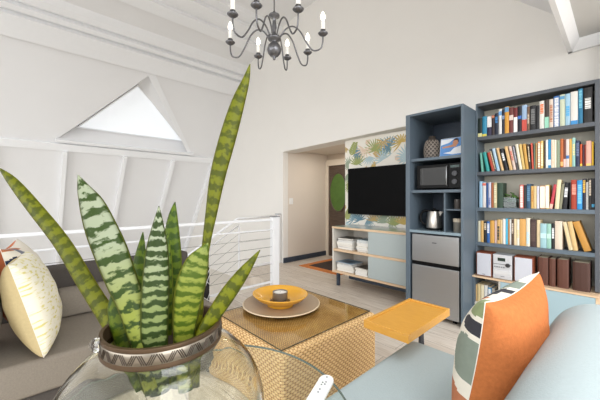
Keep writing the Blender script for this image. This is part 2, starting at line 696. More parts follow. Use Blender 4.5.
# upper ceiling: knee band, shallow slope, flat top and the right hand slope
bm = B()
extrude(bm, [(-6.052, 3.6, 3.652), (-5.515, 3.6, 4.075), (-4.303, 3.6, 4.432), (-3.474, 3.6, 4.52), (-2.15, 3.6, 4.52), (-0.34, 3.6, 2.83),
             (-0.30, 3.6, 2.90), (-2.1, 3.6, 4.62), (-3.5, 3.6, 4.62), (-4.32, 3.6, 4.52), (-5.56, 3.6, 4.16), (-6.15, 3.6, 3.72)], (0, -6.8, 0))
struct('ceiling', bm, WHITE, 'white vaulted ceiling over the loft')
bm = B()
extrude(bm, [(-6.09, 3.6, 3.60), (-6.012, 3.6, 3.545), (-5.985, 3.6, 3.565), (-5.765, 3.6, 3.765), (-5.80, 3.6, 3.83), (-5.72, 3.6, 3.815), (-5.665, 3.6, 3.865), (-5.70, 3.6, 3.925), (-5.635, 3.6, 3.92), (-5.56, 3.6, 3.98), (-5.515, 3.6, 4.075), (-6.052, 3.6, 3.652)], (0, -6.8, 0))
struct('trim_10', bm, TRIMW, 'white boxed knee beam along the roof')
bm = B()
extrude(bm, [(-5.02, 3.6, 4.225), (-4.98, 3.6, 4.09), (-4.76, 3.6, 4.14), (-4.78, 3.6, 4.20), (-4.50, 3.6, 4.25), (-4.52, 3.6, 4.32), (-4.36, 3.6, 4.345), (-4.33, 3.6, 4.43), (-4.6, 3.6, 4.40)], (0, -6.8, 0))
struct('trim_11', bm, TRIMW, 'white stepped moulding along the upper ceiling')
# boxed beam and tray moulding at the top right
bm = B()
extrude(bm, [(-0.345, 3.6, 2.84), (-0.33, 3.6, 2.515), (-0.30, 3.6, 2.515), (-0.25, 3.6, 2.585), (-0.25, 3.6, 3.0), (-0.33, 3.6, 3.0)], (0, -6.8, 0))
struct('trim_12', bm, TRIMW, 'white boxed beam running from the wall at the top right')
bm = B()
extrude(bm, [(-0.33, 3.6, 2.515), (-0.33, 3.57, 2.515), (-0.33, 3.52, 2.585), (-0.33, 3.52, 2.66), (-0.33, 3.6, 2.66)], (1.2, 0, 0))
struct('trim_13', bm, TRIMW, 'white crown moulding above the bookcase')
struct('ceiling_tray', boxes((-0.25, 1.4, 2.2, 3.6, 2.60, 2.66)), mat('grey white tray paint', (206, 206, 204), 0.8), 'flat white ceiling tray at the top right')

# wallpapered panel behind the television: palm leaves printed on cream paper
pal = [(240, 236, 226), (160, 168, 108), (128, 158, 170), (196, 168, 112), (228, 206, 184), (158, 172, 150), (182, 203, 208), (204, 176, 104), (104, 138, 154)]
pmats = [mat('wallpaper ink %s' % n, c, 0.75) for n, c in zip(('cream', 'olive', 'blue', 'ochre', 'peach', 'sage', 'sky', 'gold', 'petrol'), pal)]
bm = boxes((-2.98, -1.30, 3.75, 3.80, 0, 2.125))
PY = 3.7498
lay_n = [0]


def lens(x, z, ang, ln, wd, mi):
    lay_n[0] += 1
    y = PY - 0.000003 * lay_n[0]
    ca, sa = math.cos(ang), math.sin(ang)
    pts = []
    for s, q in ((0, 0), (.25, .8), (.55, 1), (.8, .6), (1, 0), (.8, -.5), (.55, -.9), (.25, -.7)):
        a, b_ = s * ln, q * wd / 2
        pts.append((x + a * ca - b_ * sa, z + a * sa + b_ * ca))
    pts = [(min(max(p, -2.978), -1.302), min(max(q, 0.01), 2.08)) for p, q in pts]
    f = bm.faces.new([bm.verts.new((p, y, q)) for p, q in pts])
    f.material_index = mi


def fan(x, z, r, a0, a1, n, mi, wd=0.025):
    for i in range(n):
        a = math.radians(a0 + (a1 - a0) * i / (n - 1))
        lens(x, z, a, r * random.uniform(.8, 1.05), wd, mi)


def frond(x, z, ang, ln, mi, wd=0.022):
    a = math.radians(ang)
    lens(x, z, a, ln, 0.012, mi)
    for i in range(7):
        s = 0.15 + 0.8 * i / 7
        for sg in (1, -1):
            lens(x + ln * s * math.cos(a), z + ln * s * math.sin(a), a + sg * 0.8, ln * 0.42 * (1 - 0.5 * s), wd, mi)


rr = random.Random(5)
for gx in range(9):
    for gz in range(10):
        x = -2.93 + gx * 0.2 + rr.uniform(-.06, .06)
        z = 0.1 + gz * 0.21 + rr.uniform(-.06, .06)
        if rr.random() < 0.55:
            a0_ = rr.uniform(0, 360)
            fan(x, z, rr.uniform(.12, .17), a0_, a0_ + rr.uniform(110, 200), rr.choice((9, 11)), rr.choice((4, 6, 1, 5, 3, 2)), 0.02)
        else:
            frond(x, z, rr.uniform(0, 360), rr.uniform(.12, .18), rr.choice((4, 3, 6, 1, 7)), 0.018)
fan(-2.42, 1.90, 0.240, -30, 185, 17, 1, 0.021)
fan(-2.20, 1.93, 0.216, 20, 235, 14, 2, 0.021)
fan(-2.20, 1.93, 0.144, 60, 275, 9, 8, 0.021)
fan(-2.74, 1.93, 0.156, 100, 315, 10, 8, 0.021)
fan(-2.62, 1.95, 0.180, 150, 365, 10, 4, 0.021)
fan(-2.30, 1.76, 0.168, 30, 200, 9, 6, 0.021)
fan(-2.02, 1.97, 0.180, 10, 225, 11, 7, 0.021)
fan(-2.30, 2.02, 0.144, 160, 375, 8, 3, 0.021)
fan(-1.95, 1.78, 0.180, 40, 220, 10, 6, 0.021)
fan(-2.75, 1.72, 0.192, 30, 160, 9, 1, 0.021)
frond(-2.88, 1.85, 65, 0.26, 1, 0.03)
fan(-2.80, 0.90, 0.192, 10, 225, 12, 2, 0.021)
fan(-2.70, 0.88, 0.156, 20, 200, 9, 8, 0.021)
fan(-2.44, 0.88, 0.180, 20, 170, 9, 3, 0.021)
fan(-2.30, 0.86, 0.180, 20, 170, 9, 5, 0.021)
fan(-2.12, 0.84, 0.192, 30, 160, 9, 1, 0.021)
fan(-1.98, 0.86, 0.168, 30, 160, 9, 7, 0.021)
frond(-2.96, 0.86, 70, 0.2, 1, 0.03)
struct('wall_wallpaper', bm, pmats, 'cream wall panel printed with palm leaves behind the television')

# hall door with an oval green glass
DK = wood_mat('dark brown door wood', (92, 76, 64), (70, 56, 46))
dr = struct('door_1', boxes((-4.245, -3.42, 4.795, 4.83, 0, 1.90)), DK, 'dark brown hall door with an oval green pane')
obj('door_frame', boxes((-4.325, -4.245, 4.77, 4.83, 0, 2.02), (-4.245, -3.42, 4.77, 4.83, 1.90, 2.02), (-3.42, -3.34, 4.77, 4.83, 0, 2.02)), mat('cream door frame', (214, 202, 184), 0.6), dr)
bm = B()
oc = Vector((-3.985, 4.79, 1.335))
n = 40
ring = [(math.cos(2 * PI * i / n), math.sin(2 * PI * i / n)) for i in range(n)]
extrude(bm, [(oc.x + 0.215 * c, 4.794, oc.z + 0.385 * s) for c, s in ring], (0, -0.012, 0))
obj('door_pane', bm, mat('green frosted glass', (74, 104, 40), 0.5, var=0.25, vscale=12), dr)
bm = B()
tube(bm, [(oc.x + 0.225 * c, 4.785, oc.z + 0.395 * s) for c, s in ring + ring[:1]], 0.014, 8, False)
obj('door_moulding', bm, DK, dr, smooth=True)

# ------------------------------------------------------------------ stairs and railings
STAIR = mat('pale stair tread', (226, 218, 206), 0.5, var=0.03)
bm = B()
for i in range(8):
    z = -0.18 * (i + 1)
    y = 2.67 - 0.28 * i
    box(bm, -4.40, -3.31, y - 0.30, y, z - 0.20, z)
st = obj('stairs', bm, STAIR)
tag(st, 'pale stairs going down behind the white railing', 'stairs', None, 'structure')


def bar(bm, p, q, r, n=8):
    tube(bm, [p, q], r, n)


# near railing, parallel to the roof slope
rx = -3.31
t = thing('stair_railing', 'long white railing with steel cables behind the grey sofa', 'railing', (rx, 2.60, 0))
obj('post', boxes((rx - 0.035, rx + 0.035, 2.545, 2.655, 0, 0.955)), WRAIL, t, bevel=0.004)
obj('post', boxes((rx - 0.035, rx + 0.035, -0.85, -0.78, 0, 0.955)), WRAIL, t, bevel=0.004)
obj('post_cap', boxes((rx - 0.04, rx + 0.04, 2.54, 2.66, 0.955, 0.965)), mat('grey post cap', (120, 122, 126), 0.4), t)
obj('top_rail', boxes((rx - 0.022, rx + 0.022, -2.6, 2.55, 0.905, 0.937)), WRAIL, t, bevel=0.006)
obj('middle_rail', boxes((rx - 0.012, rx + 0.012, -2.6, 2.55, 0.775, 0.793)), WRAIL, t, bevel=0.004)
obj('bottom_rail', boxes((rx - 0.014, rx + 0.014, -2.6, 2.55, 0.05, 0.075)), WRAIL, t, bevel=0.004)
for z in (0.665, 0.545, 0.425, 0.305, 0.185):
    bm = B()
    bar(bm, (rx, -2.6, z), (rx, 2.55, z), 0.0022, 6)
    obj('cable', bm, WIRE, t, smooth=True)

# far railing with the sloping stair handrail
fx = -4.40
t = thing('handrail', 'white railing with handrail sloping down the far side of the stairs', 'railing', (fx, 3.53, 0))
obj('post', boxes((fx - 0.035, fx + 0.035, 3.50, 3.57, 0, 0.915)), WRAIL, t, bevel=0.004)
obj('post_cap', boxes((fx - 0.04, fx + 0.04, 3.495, 3.575, 0.915, 0.925)), MATS['grey post cap'], t)
obj('post', boxes((fx - 0.012, fx + 0.012, 2.685, 2.71, -0.02, 0.765)), WRAIL, t, bevel=0.003)
bm = B()
tube(bm, [(fx, 3.5, 0.885), (fx, 2.68, 0.872), (fx, 2.65, 0.862), (fx, 0.9, -0.19)], 0.021, 8)
obj('top_rail', bm, WRAIL, t, smooth=True)
bm = B()
tube(bm, [(fx, 2.70, 0.765), (fx, 0.9, -0.33)], 0.012, 8)
obj('middle_rail', bm, WRAIL, t, smooth=True)
obj('bottom_rail', boxes((fx - 0.014, fx + 0.014, 2.69, 3.5, 0.015, 0.05)), WRAIL, t, bevel=0.004)
for z in (0.62, 0.47, 0.32, 0.17):
    bm = B()
    tube(bm, [(fx, 3.5, z), (fx, 2.70, z), (fx, 1.4, z - 0.78)], 0.0022, 6)
    obj('cable', bm, WIRE, t, smooth=True)
bm = B()
bar(bm, (fx, 1.62, -0.95), (fx, 1.62, 0.32), 0.03, 8)
obj('post', bm, WRAIL, t)

# hall rug and light switch
t = thing('hall_rug', 'orange bordered rug with dark patterned centre on the hall floor', 'rug', (-3.5, 4.1, 0))
bm = boxes((-3.96, -3.03, 3.66, 4.62, 0.001, 0.010))
obj('border', bm, mat('orange brown rug border', (206, 128, 70), 0.95, var=0.12, vscale=60), t)
bm = boxes((-3.83, -3.16, 3.79, 4.49, 0.0095, 0.0125))
RD = mat('dark rug centre', (66, 54, 50), 0.95, var=0.5, vscale=26)
obj('centre', bm, RD, t)
t = thing('light_switch', 'white light switch on the hall wall', 'light switch', (-4.33, 3.80, 1.16))
obj('plate', boxes((-4.331, -4.322, 3.755, 3.845, 1.10, 1.22)), WHITEP, t, bevel=0.003)
obj('rocker', boxes((-4.324, -4.316, 3.78, 3.82, 1.135, 1.185)), WHITEP, t, bevel=0.002)

# ------------------------------------------------------------------ television
t = thing('television', 'large black flat television on the palm leaf wallpaper', 'television', (-2.24, 3.73, 1.32))
obj('bezel', boxes((-2.853, -1.66, 3.655, 3.69, 0.978, 1.665)), BLACK, t, bevel=0.004)
obj('screen', boxes((-2.843, -1.67, 3.652, 3.656, 0.992, 1.655)), SCREEN, t)
obj('wall_bracket', boxes((-2.5, -2.0, 3.69, 3.742, 1.15, 1.5)), BLACK, t)

# ------------------------------------------------------------------ media console
t = thing('media_console', 'pale media console with open shelves and grey doors under the television', 'console', (-2.2, 3.47, 0))
x0, x1, y0, y1 = -2.79, -1.592, 3.22, 3.70
CREAM = mat('whitewashed board', (218, 212, 202), 0.6, var=0.05, vscale=14, stretch=(1, 1, 12))
TOPM = mat('grey green lacquered top', (176, 190, 188), 0.12, var=0.02)
obj('top', boxes((x0, x1, y0 + 0.004, y1, 0.802, 0.822)), TOPM, t)
obj('top_edge', boxes((x0 - 0.001, x1, y0 - 0.004, y0 + 0.004, 0.795, 0.822)), OAK, t)
obj('side_panel', boxes((x0, x0 + 0.022, y0 + 0.004, y1, 0.205, 0.802)), CREAM, t)
obj('side_panel', boxes((x1 - 0.022, x1, y0 + 0.004, y1, 0.205, 0.802)), CREAM, t)
obj('divider', boxes((-2.205, -2.185, y0 + 0.03, y1, 0.205, 0.802)), CREAM, t)
obj('back_panel', boxes((x0 + 0.022, x1 - 0.022, y1 - 0.012, y1, 0.205, 0.802)), CREAM, t)
obj('shelf', boxes((x0 + 0.022, x1 - 0.022, y0 - 0.002, y1 - 0.012, 0.482, 0.512)), OAK, t)
obj('bottom_board', boxes((x0, x1, y0 - 0.002, y1, 0.18, 0.206)), OAK, t)
obj('door', boxes((-2.193, x1 - 0.002, y0, y0 + 0.018, 0.514, 0.792)), GREYDOOR, t, bevel=0.002)
obj('door', boxes((-2.193, x1 - 0.002, y0, y0 + 0.018, 0.209, 0.480)), GREYDOOR, t, bevel=0.002)
for x in (x0 + 0.06, x1 - 0.10):
    for y in (y0 + 0.02, y1 - 0.06):
        obj('leg', boxes((x, x + 0.04, y, y + 0.04, 0, 0.181)), NAVYD, t, bevel=0.003)
obj('rail', boxes((x0 + 0.20, x1 - 0.11, 3.34, 3.36, 0.10, 0.18)), NAVYD, t)

# magazines in four stacks inside the console
mcols = [((236, 234, 230), 'white'), ((206, 210, 214), 'pale grey'), ((120, 150, 176), 'blue'), ((232, 226, 210), 'cream'), ((150, 146, 140), 'grey'),
         ((244, 243, 240), 'bright white'), ((96, 88, 80), 'brown'), ((176, 196, 206), 'light blue')]


def magazine(x, y, z, wx, wy, h, rz, mi, label, group):
    t = thing('magazine', label, 'magazine', (x, y, z), group)
    c, nm = mcols[mi]
    bm = boxes((x - wx / 2, x + wx / 2, y - wy / 2, y + wy / 2, z + h - 0.003, z + h), (x - wx / 2, x + wx / 2, y - wy / 2, y + wy / 2, z, z + 0.0012),
               (x - wx / 2, x - wx / 2 + 0.001, y - wy / 2, y + wy / 2, z, z + h))
    obj('cover', bm, mat('magazine cover ' + nm, c, 0.35), t)
    bm = boxes((x - wx / 2 + 0.001, x + wx / 2 - 0.003, y - wy / 2 + 0.003, y + wy / 2 - 0.001, z + 0.0012, z + h - 0.003))
    obj('pages', bm, mat('magazine paper', (234, 231, 224), 0.6), t)
    bm = boxes((x - wx * 0.32, x + wx * 0.30, y - wy * 0.35, y + wy * 0.2, z + h, z + h + 0.0004))
    obj('cover_picture', bm, mat('magazine picture ' + nm, tuple(int(v * .62) for v in c), 0.35, var=0.4, vscale=14), t)
    t.rotation_euler = (0, 0, math.radians(rz))


ords = ['first', 'second', 'third', 'fourth', 'fifth', 'sixth', 'seventh', 'eighth', 'ninth', 'tenth']
stacks = [('upper left', -2.60, 0.512, 0.27, 0.24, [(.030, 1), (.024, 0), (.020, 3), (.026, 5), (.020, 1), (.014, 4), (.016, 6)]),
          ('upper right', -2.31, 0.512, 0.19, 0.24, [(.026, 5), (.024, 1), (.022, 3), (.024, 0), (.022, 5), (.018, 2), (.014, 7)]),
          ('lower left', -2.60, 0.206, 0.28, 0.25, [(.028, 0), (.022, 3), (.026, 5), (.018, 1), (.014, 6), (.012, 2)]),
          ('lower right', -2.31, 0.206, 0.20, 0.25, [(.024, 1), (.022, 5), (.022, 0), (.018, 3), (.012, 6)])]
for nm, sx_, z, wx, wy, items in stacks:
    for i, (h, mi) in enumerate(items):
        k = len(items) - 1 - i
        pos = 'topmost' if k == 0 else ('bottom one' if i == 0 else ords[k] + ' from the top')
        magazine(sx_ + random.uniform(-.012, .012), 3.38 + random.uniform(-.015, .015), z, wx * random.uniform(.9, 1.0), wy, h, random.uniform(-5, 5), mi,
                 '%s magazine, %s in the %s stack of the console' % (mcols[mi][1], pos, nm), 'magazines in the console')
        z += h + 0.0006

# ------------------------------------------------------------------ tower unit
t = thing('tower_cabinet', 'tall slate blue cabinet unit holding the fridge and microwave', 'cabinet', (-1.29, 3.3, 0))
tx0, tx1, ty0, ty1, tz = -1.575, -1.005, 3.01, 3.594, 2.10
obj('side_panel', boxes((tx0, tx0 + 0.045, ty0, ty1, 0, tz)), NAVY, t, bevel=0.002)
obj('side_panel', boxes((tx1 - 0.022, tx1, ty0, ty1, 0, tz)), NAVY, t, bevel=0.002)
obj('top_panel', boxes((tx0 + 0.045, tx1 - 0.022, ty0, ty1, tz - 0.022, tz)), NAVY, t)
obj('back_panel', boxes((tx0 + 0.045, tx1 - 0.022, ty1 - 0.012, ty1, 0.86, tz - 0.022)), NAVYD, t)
obj('shelf', boxes((tx0 + 0.045, tx1 - 0.022, ty0 + 0.03, ty1 - 0.012, 1.605, 1.632)), NAVY, t)
obj('shelf', boxes((tx0 + 0.045, tx1 - 0.022, ty0 + 0.03, ty1 - 0.012, 1.275, 1.302)), NAVY, t)
obj('counter', boxes((tx0 + 0.045, tx1 - 0.022, ty0 - 0.004, ty1 - 0.012, 0.862, 0.888)), mat('glossy grey blue counter', (132, 150, 160), 0.15), t)
obj('divider', boxes((-1.200, -1.186, ty0 + 0.05, ty1 - 0.012, 0.888, 1.275)), NAVY, t)
obj('small_shelf', boxes((-1.186, tx1 - 0.022, ty0 + 0.06, ty1 - 0.012, 1.098, 1.112)), NAVY, t)

# fridge
t = thing('fridge', 'small silver two-door fridge in the slate blue cabinet', 'fridge', (-1.28, 3.3, 0))
gx0, gx1 = -1.510, -1.045
obj('body', boxes((gx0 + 0.004, gx1 - 0.004, 3.075, 3.55, 0.03, 0.845)), mat('grey fridge body', (120, 122, 124), 0.4, 0.3), t)
obj('freezer_door', boxes((gx0, gx1, 3.020, 3.072, 0.568, 0.845)), STEEL, t, bevel=0.006)
obj('fridge_door', boxes((gx0, gx1, 3.020, 3.072, 0.045, 0.528)), STEEL, t, bevel=0.006)
obj('handle_strip', boxes((gx0 + 0.002, gx1 - 0.002, 3.036, 3.075, 0.528, 0.568)), BLACK, t)
obj('badge', boxes((-1.30, -1.255, 3.0185, 3.0205, 0.765, 0.775)), mat('grey badge', (110, 112, 116), 0.3, 0.8), t)
for x in (gx0 + 0.05, gx1 - 0.08):
    obj('foot', boxes((x, x + 0.03, 3.09, 3.12, 0, 0.031)), BLACK, t)
    obj('foot', boxes((x, x + 0.03, 3.50, 3.53, 0, 0.031)), BLACK, t)

# microwave
t = thing('microwave', 'black microwave on the middle shelf of the slate blue cabinet', 'microwave', (-1.28, 3.3, 1.302))
mx0, mx1, my = -1.488, -1.05, 3.085
obj('body', boxes((mx0, mx1, my + 0.03, 3.48, 1.315, 1.565)), BLACK, t, bevel=0.006)
obj('door', boxes((mx0, -1.165, my, my + 0.029, 1.318, 1.562)), BLACK, t, bevel=0.005)
obj('door_window', boxes((mx0 + 0.035, -1.195, my - 0.002, my + 0.002, 1.352, 1.530)), mat('dark oven window', (38, 38, 38), 0.04, spec=0.8), t)
obj('control_panel', boxes((-1.163, mx1, my, my + 0.029, 1.318, 1.562)), BLACK, t, bevel=0.003)
bm = B()
tube(bm, [(-1.178, my, 1.34), (-1.178, my - 0.022, 1.35), (-1.178, my - 0.022, 1.53), (-1.178, my, 1.54)], 0.006, 8)
obj('handle', bm, STEEL, t, smooth=True)
obj('display', boxes((-1.148, -1.066, my - 0.0015, my + 0.001, 1.518, 1.542)), mat('dim display', (40, 64, 60), 0.2), t)
for zc in (1.46, 1.38):
    bm = B()
    tube(bm, [(-1.107, my + 0.002, zc), (-1.107, my - 0.014, zc)], 0.024, 20)
    obj('knob', bm, mat('dark chrome', (70, 70, 72), 0.35, 0.8), t, smooth=True, flat_angle=40)
for x in (mx0 + 0.04, mx1 - 0.06):
    for y in (3.13, 3.44):
        obj('foot', boxes((x, x + 0.025, y, y + 0.025, 1.302, 1.316)), BLACK, t)

# lattice vase
vx, vy, vz = -1.385, 3.22, 1.632
t = thing('lattice_vase', 'brown grey lattice vase on top shelf of the cabinet', 'vase', (vx, vy, vz))
prof = [(0.0, 0.0), (.060, 0.0), (.074, .02), (.079, .07), (.077, .13), (.066, .18), (.045, .212), (.032, .222), (.034, .245), (.030, .245), (.028, .222), (.040, .208), (.060, .178), (.070, .13), (.072, .07), (.0, .012)]
bm = B()
lathe(bm, prof, (vx, vy, vz), 32)
obj('body', bm, mat('dark brown ceramic', (74, 66, 60), 0.5), t, smooth=True)
bm = B()


def vrad(z):
    pts = [(0, .062), (.02, .075), (.07, .080), (.13, .078), (.18, .067), (.205, .05)]
    for (a, ra), (b, rb) in zip(pts, pts[1:]):
        if a <= z <= b:
            return ra + (rb - ra) * (z - a) / (b - a)
    return .05


for i in range(12):
    for sg in (1, -1):
        pts = []
        for k in range(13):
            z = 0.015 + 0.185 * k / 12
            a = 2 * PI * i / 12 + sg * k / 12 * 2.2
            r = vrad(z)
            pts.append((vx + r * math.cos(a), vy + r * math.sin(a), vz + z))
        tube(bm, pts, 0.0042, 5)
obj('lattice', bm, mat('taupe ceramic', (150, 140, 130), 0.5), t, smooth=True)

# picture card
cx, cy, cz = -1.175, 3.15, 1.632
t = thing('photo_card', 'photo print of a person in white against blue sky, on the top shelf', 'photo', (cx, cy, cz))
obj('board', boxes((cx - 0.105, cx + 0.105, cy, cy + 0.004, cz, cz + 0.20)), WHITEP, t)
obj('sky_print', boxes((cx - 0.102, cx + 0.102, cy - 0.0008, cy, cz + 0.003, cz + 0.197)), mat('sky blue print', (96, 146, 206), 0.3, var=0.12, vscale=14), t)


def patch(name, pts, m, off):
    bm = B()
    extrude(bm, [(cx + x, cy - off, cz + z) for x, z in pts], (0, 0.0007, 0))
    obj(name, bm, m, t)


SKIN = mat('printed skin tone', (196, 140, 108), 0.4)
patch('cloud_print', [(-.10, .19), (-.10, .13), (-.02, .15), (.03, .19)], mat('white print', (232, 234, 238), 0.3), 0.0012)
patch('shirt_print', [(-.07, .045), (.0, .055), (.03, .09), (.10, .11), (.10, .03), (.02, .025)], MATS['white print'], 0.0016)
patch('arm_print', [(-.085, .112), (-.03, .118), (.02, .13), (.055, .125), (.05, .105), (-.02, .10), (-.08, .095)], SKIN, 0.0018)
patch('face_print', [(.042 + .027 * math.cos(a * PI / 8), .148 + .033 * math.sin(a * PI / 8)) for a in range(16)], SKIN, 0.0022)
patch('hair_print', [(.020, .165), (.024, .182), (.045, .192), (.068, .182), (.072, .150), (.064, .150), (.058, .170), (.034, .172)], mat('printed dark hair', (62, 46, 40), 0.4), 0.0026)
t.rotation_euler = (math.radians(-12), 0, 0)
t.location = (cx, cy - 0.0, cz)

# kettle
kx, ky, kz = -1.355, 3.2, 0.888
t = thing('kettle', 'brushed steel kettle with black handle on the cabinet counter', 'kettle', (kx, ky, kz))
bm = B()
lathe(bm, [(0, .018), (.078, .018), (.080, .03), (.074, .11), (.062, .18), (.058, .192), (0, .192)], (kx, ky, kz), 36)
obj('body', bm, mat('polished steel', (190, 184, 176), 0.32, 0.95), t, smooth=True, flat_angle=40)
bm = B()
lathe(bm, [(0, 0), (.082, 0), (.084, .016), (.078, .020), (0, .020)], (kx, ky, kz), 36)
obj('base', bm, BLACK, t, smooth=True, flat_angle=40)
bm = B()
lathe(bm, [(0, .190), (.057, .190), (.050, .205), (.018, .212), (.014, .226), (0, .230)], (kx, ky, kz), 28)
obj('lid', bm, BLACK, t, smooth=True, flat_angle=40)
bm = B()
tube(bm, spline([(kx - .05, ky, kz + .19), (kx - .10, ky - .01, kz + .195), (kx - .135, ky - .015, kz + .15), (kx - .13, ky - .015, kz + .08), (kx - .085, ky, kz + .045)], 6), 0.013, 10)
obj('handle', bm, BLACK, t, smooth=True)
bm = B()
extrude(bm, [(kx + .045, ky - .022, kz + .19), (kx + .045, ky + .022, kz + .19), (kx + .092, ky, kz + .188)], (0, 0, -0.006))
hexa(bm, [(kx + .06, ky - .02, kz + .13), (kx + .075, ky, kz + .14), (kx + .05, ky + .02, kz + .13), (kx + .076, ky + .002, kz + .14),
          (kx + .055, ky - .022, kz + .185), (kx + .092, ky - .001, kz + .186), (kx + .045, ky + .022, kz + .185), (kx + .092, ky + .001, kz + .186)])
obj('spout', bm, MATS['polished steel'], t)

# mug and jar in the small compartments
t = thing('mug', 'dark grey mug on the little shelf above the jar', 'mug', (-1.12, 3.2, 1.112))
bm = B()
lathe(bm, [(0, 0), (.026, 0), (.029, .005), (.029, .095), (.026, .095), (.025, .008), (0, .007)], (-1.125, 3.2, 1.112), 24)
obj('body', bm, mat('dark grey glaze', (96, 90, 86), 0.3), t, smooth=True, flat_angle=40)
bm = B()
tube(bm, spline([(-1.099, 3.2, 1.195), (-1.078, 3.2, 1.19), (-1.074, 3.2, 1.155), (-1.098, 3.2, 1.135)], 6), 0.005, 8)
obj('handle', bm, MATS['dark grey glaze'], t, smooth=True)
t = thing('storage_jar', 'glass jar with cream lid on the counter beside the kettle', 'jar', (-1.108, 3.16, 0.888))
bm = B()
lathe(bm, [(0, 0), (.036, 0), (.038, .006), (.038, .095), (.034, .095), (.034, .008), (0, .007)], (-1.108, 3.16, 0.888), 24)
obj('body', bm, mat('smoky jar', (120, 116, 108), 0.15), t, smooth=True, flat_angle=40)
bm = B()
lathe(bm, [(0, .095), (.040, .095), (.041, .1), (.041, .125), (.037, .13), (0, .13)], (-1.108, 3.16, 0.888), 24)
obj('lid', bm, mat('cream lid', (196, 184, 164), 0.5), t, smooth=True, flat_angle=40)

# ------------------------------------------------------------------ bookcase
bx0, bx1, by0, by1 = -1.004, -0.120, 3.35, 3.598
t = thing('bookcase', 'tall charcoal bookcase with four book shelves and pale blue base doors', 'bookcase', (-0.56, 3.45, 0))
obj('side_panel', boxes((bx0, bx0 + 0.013, by0, by1, 0.47, 2.165)), NAVY, t, bevel=0.002)
obj('side_panel', boxes((bx1 - 0.028, bx1, by0, by1, 0.47, 2.165)), CHARC, t, bevel=0.002)
obj('top_panel', boxes((bx0 + 0.013, bx1 - 0.028, by0, by1, 2.135, 2.165)), CHARC, t)
obj('back_panel', boxes((bx0 + 0.013, bx1 - 0.028, by1 - 0.010, by1, 0.47, 2.135)), mat('pale grey back board', (196, 192, 178), 0.7), t)
for z, m in ((1.83, CHARC), (1.48, CHARC), (1.125, NAVY), (0.78, NAVY)):
    obj('shelf', boxes((bx0 + 0.013, bx1 - 0.028, by0, by1 - 0.01, z - 0.034, z)), m, t)
ly0 = 3.25
obj('wood_ledge', boxes((bx0, bx1, ly0, by1, 0.447, 0.462)), OAK, t)
obj('base_side', boxes((bx0, bx0 + 0.018, ly0 + 0.01, by1, 0, 0.447)), NAVY, t)
obj('base_side', boxes((bx1 - 0.018, bx1, ly0 + 0.004, by1, 0, 0.447)), OAK, t)
obj('base_divider', boxes((-0.785, -0.770, ly0 + 0.01, by1, 0, 0.447)), CREAM, t)
obj('base_back', boxes((bx0 + 0.018, bx1 - 0.018, by1 - 0.01, by1, 0, 0.447)), CREAM, t)
obj('base_shelf', boxes((bx0 + 0.018, -0.785, ly0 + 0.01, by1 - 0.01, 0.182, 0.20)), CREAM, t)
obj('base_bottom', boxes((bx0 + 0.018, bx1 - 0.018, ly0 + 0.01, by1 - 0.01, 0.04, 0.06)), CREAM, t)
obj('base_door', boxes((-0.768, -0.455, ly0, ly0 + 0.018, 0.05, 0.444)), BLUEDOOR, t, bevel=0.002)
obj('base_door', boxes((-0.451, bx1 - 0.02, ly0, ly0 + 0.018, 0.05, 0.444)), BLUEDOOR, t, bevel=0.002)


def book(x, wd, h, lean, desc, col, panel, z, y, dep, label, group):
    hard = 'hardback' in desc or 'thick' in desc
    o_h = 0.002 if hard else 0.0
    cm = mat('book cover %d %d %d' % col, tuple(int(v * .93) for v in col), 0.5, var=0.05, vscale=40)
    bm = B()
    e = 0.0022 if wd < 0.02 else 0.004
    th = min(0.0022, wd * 0.14)
    out = [(0, dep), (0, e), (wd * .2, e * .35), (wd * .5, 0), (wd * .8, e * .35), (wd, e), (wd, dep)]
    inn = [(wd - th, dep), (wd - th, e + th), (wd * .5, th + .001), (th, e + th), (th, dep)]
    n = len(out)
    poly = out + inn
    lo = [bm.verts.new((p[0], p[1], 0)) for p in poly]
    hi = [bm.verts.new((p[0], p[1], h)) for p in poly]
    N = len(poly)
    for i in range(N):
        j = (i + 1) % N
        bm.faces.new((lo[i], lo[j], hi[j], hi[i]))
    # end caps as strips between outer and inner outline
    for V in (lo, hi):
        O = V[:n]
        I = V[n:][::-1]
        bm.faces.new((O[0], O[1], I[1], I[0]))
        bm.faces.new((O[1], O[2], O[3], I[2], I[1]))
        bm.faces.new((O[3], O[4], O[5], I[3], I[2]))
        bm.faces.new((O[5], O[6], I[4], I[3]))
    r = obj('book', bm, cm)
    WL[r.name] = Vector((0, 0, 0))
    bm = boxes((th, wd - th, e + th, dep - (0.004 if hard else 0.0005), (0.003 if hard else 0.0004), h - (0.003 if hard else 0.0004)))
    obj('pages', bm, PAPER, r)
    if panel:
        a, b_, pc = panel
        bm = B()
        ins = wd * 0.16
        if b_ - a > 0.2 and (b_ < 0.97) and a > 0.0:
            # lettering down the spine: a broken run of small blocks
            k = 0
            zz = a * h
            rr2 = random.Random(int(x * 10000))
            while zz < b_ * h:
                L = rr2.uniform(.006, .022)
                box(bm, ins, wd - ins, -0.0006, e * .5, zz, min(zz + L, b_ * h))
                zz += L + rr2.uniform(.002, .005)
        else:
            box(bm, wd * .02, wd * .98, -0.0006, e * 1.02, a * h + 0.0005, b_ * h - 0.0005)
        obj('spine_title', bm, mat('spine print %d %d %d' % pc, pc, 0.5), r)
    a = math.radians(lean)
    # a book leaning left turns about its lower left corner; leaning right about its lower right corner
    if lean >= 0:
        r.matrix_world = Matrix.Translation((x, y, z)) @ Matrix.Rotation(-a, 4, 'Y')
    else:
        r.matrix_world = Matrix.Translation((x + wd, y, z)) @ Matrix.Rotation(-a, 4, 'Y') @ Matrix.Translation((-wd, 0, 0))
    tag(r, label, 'book', group)
    return r


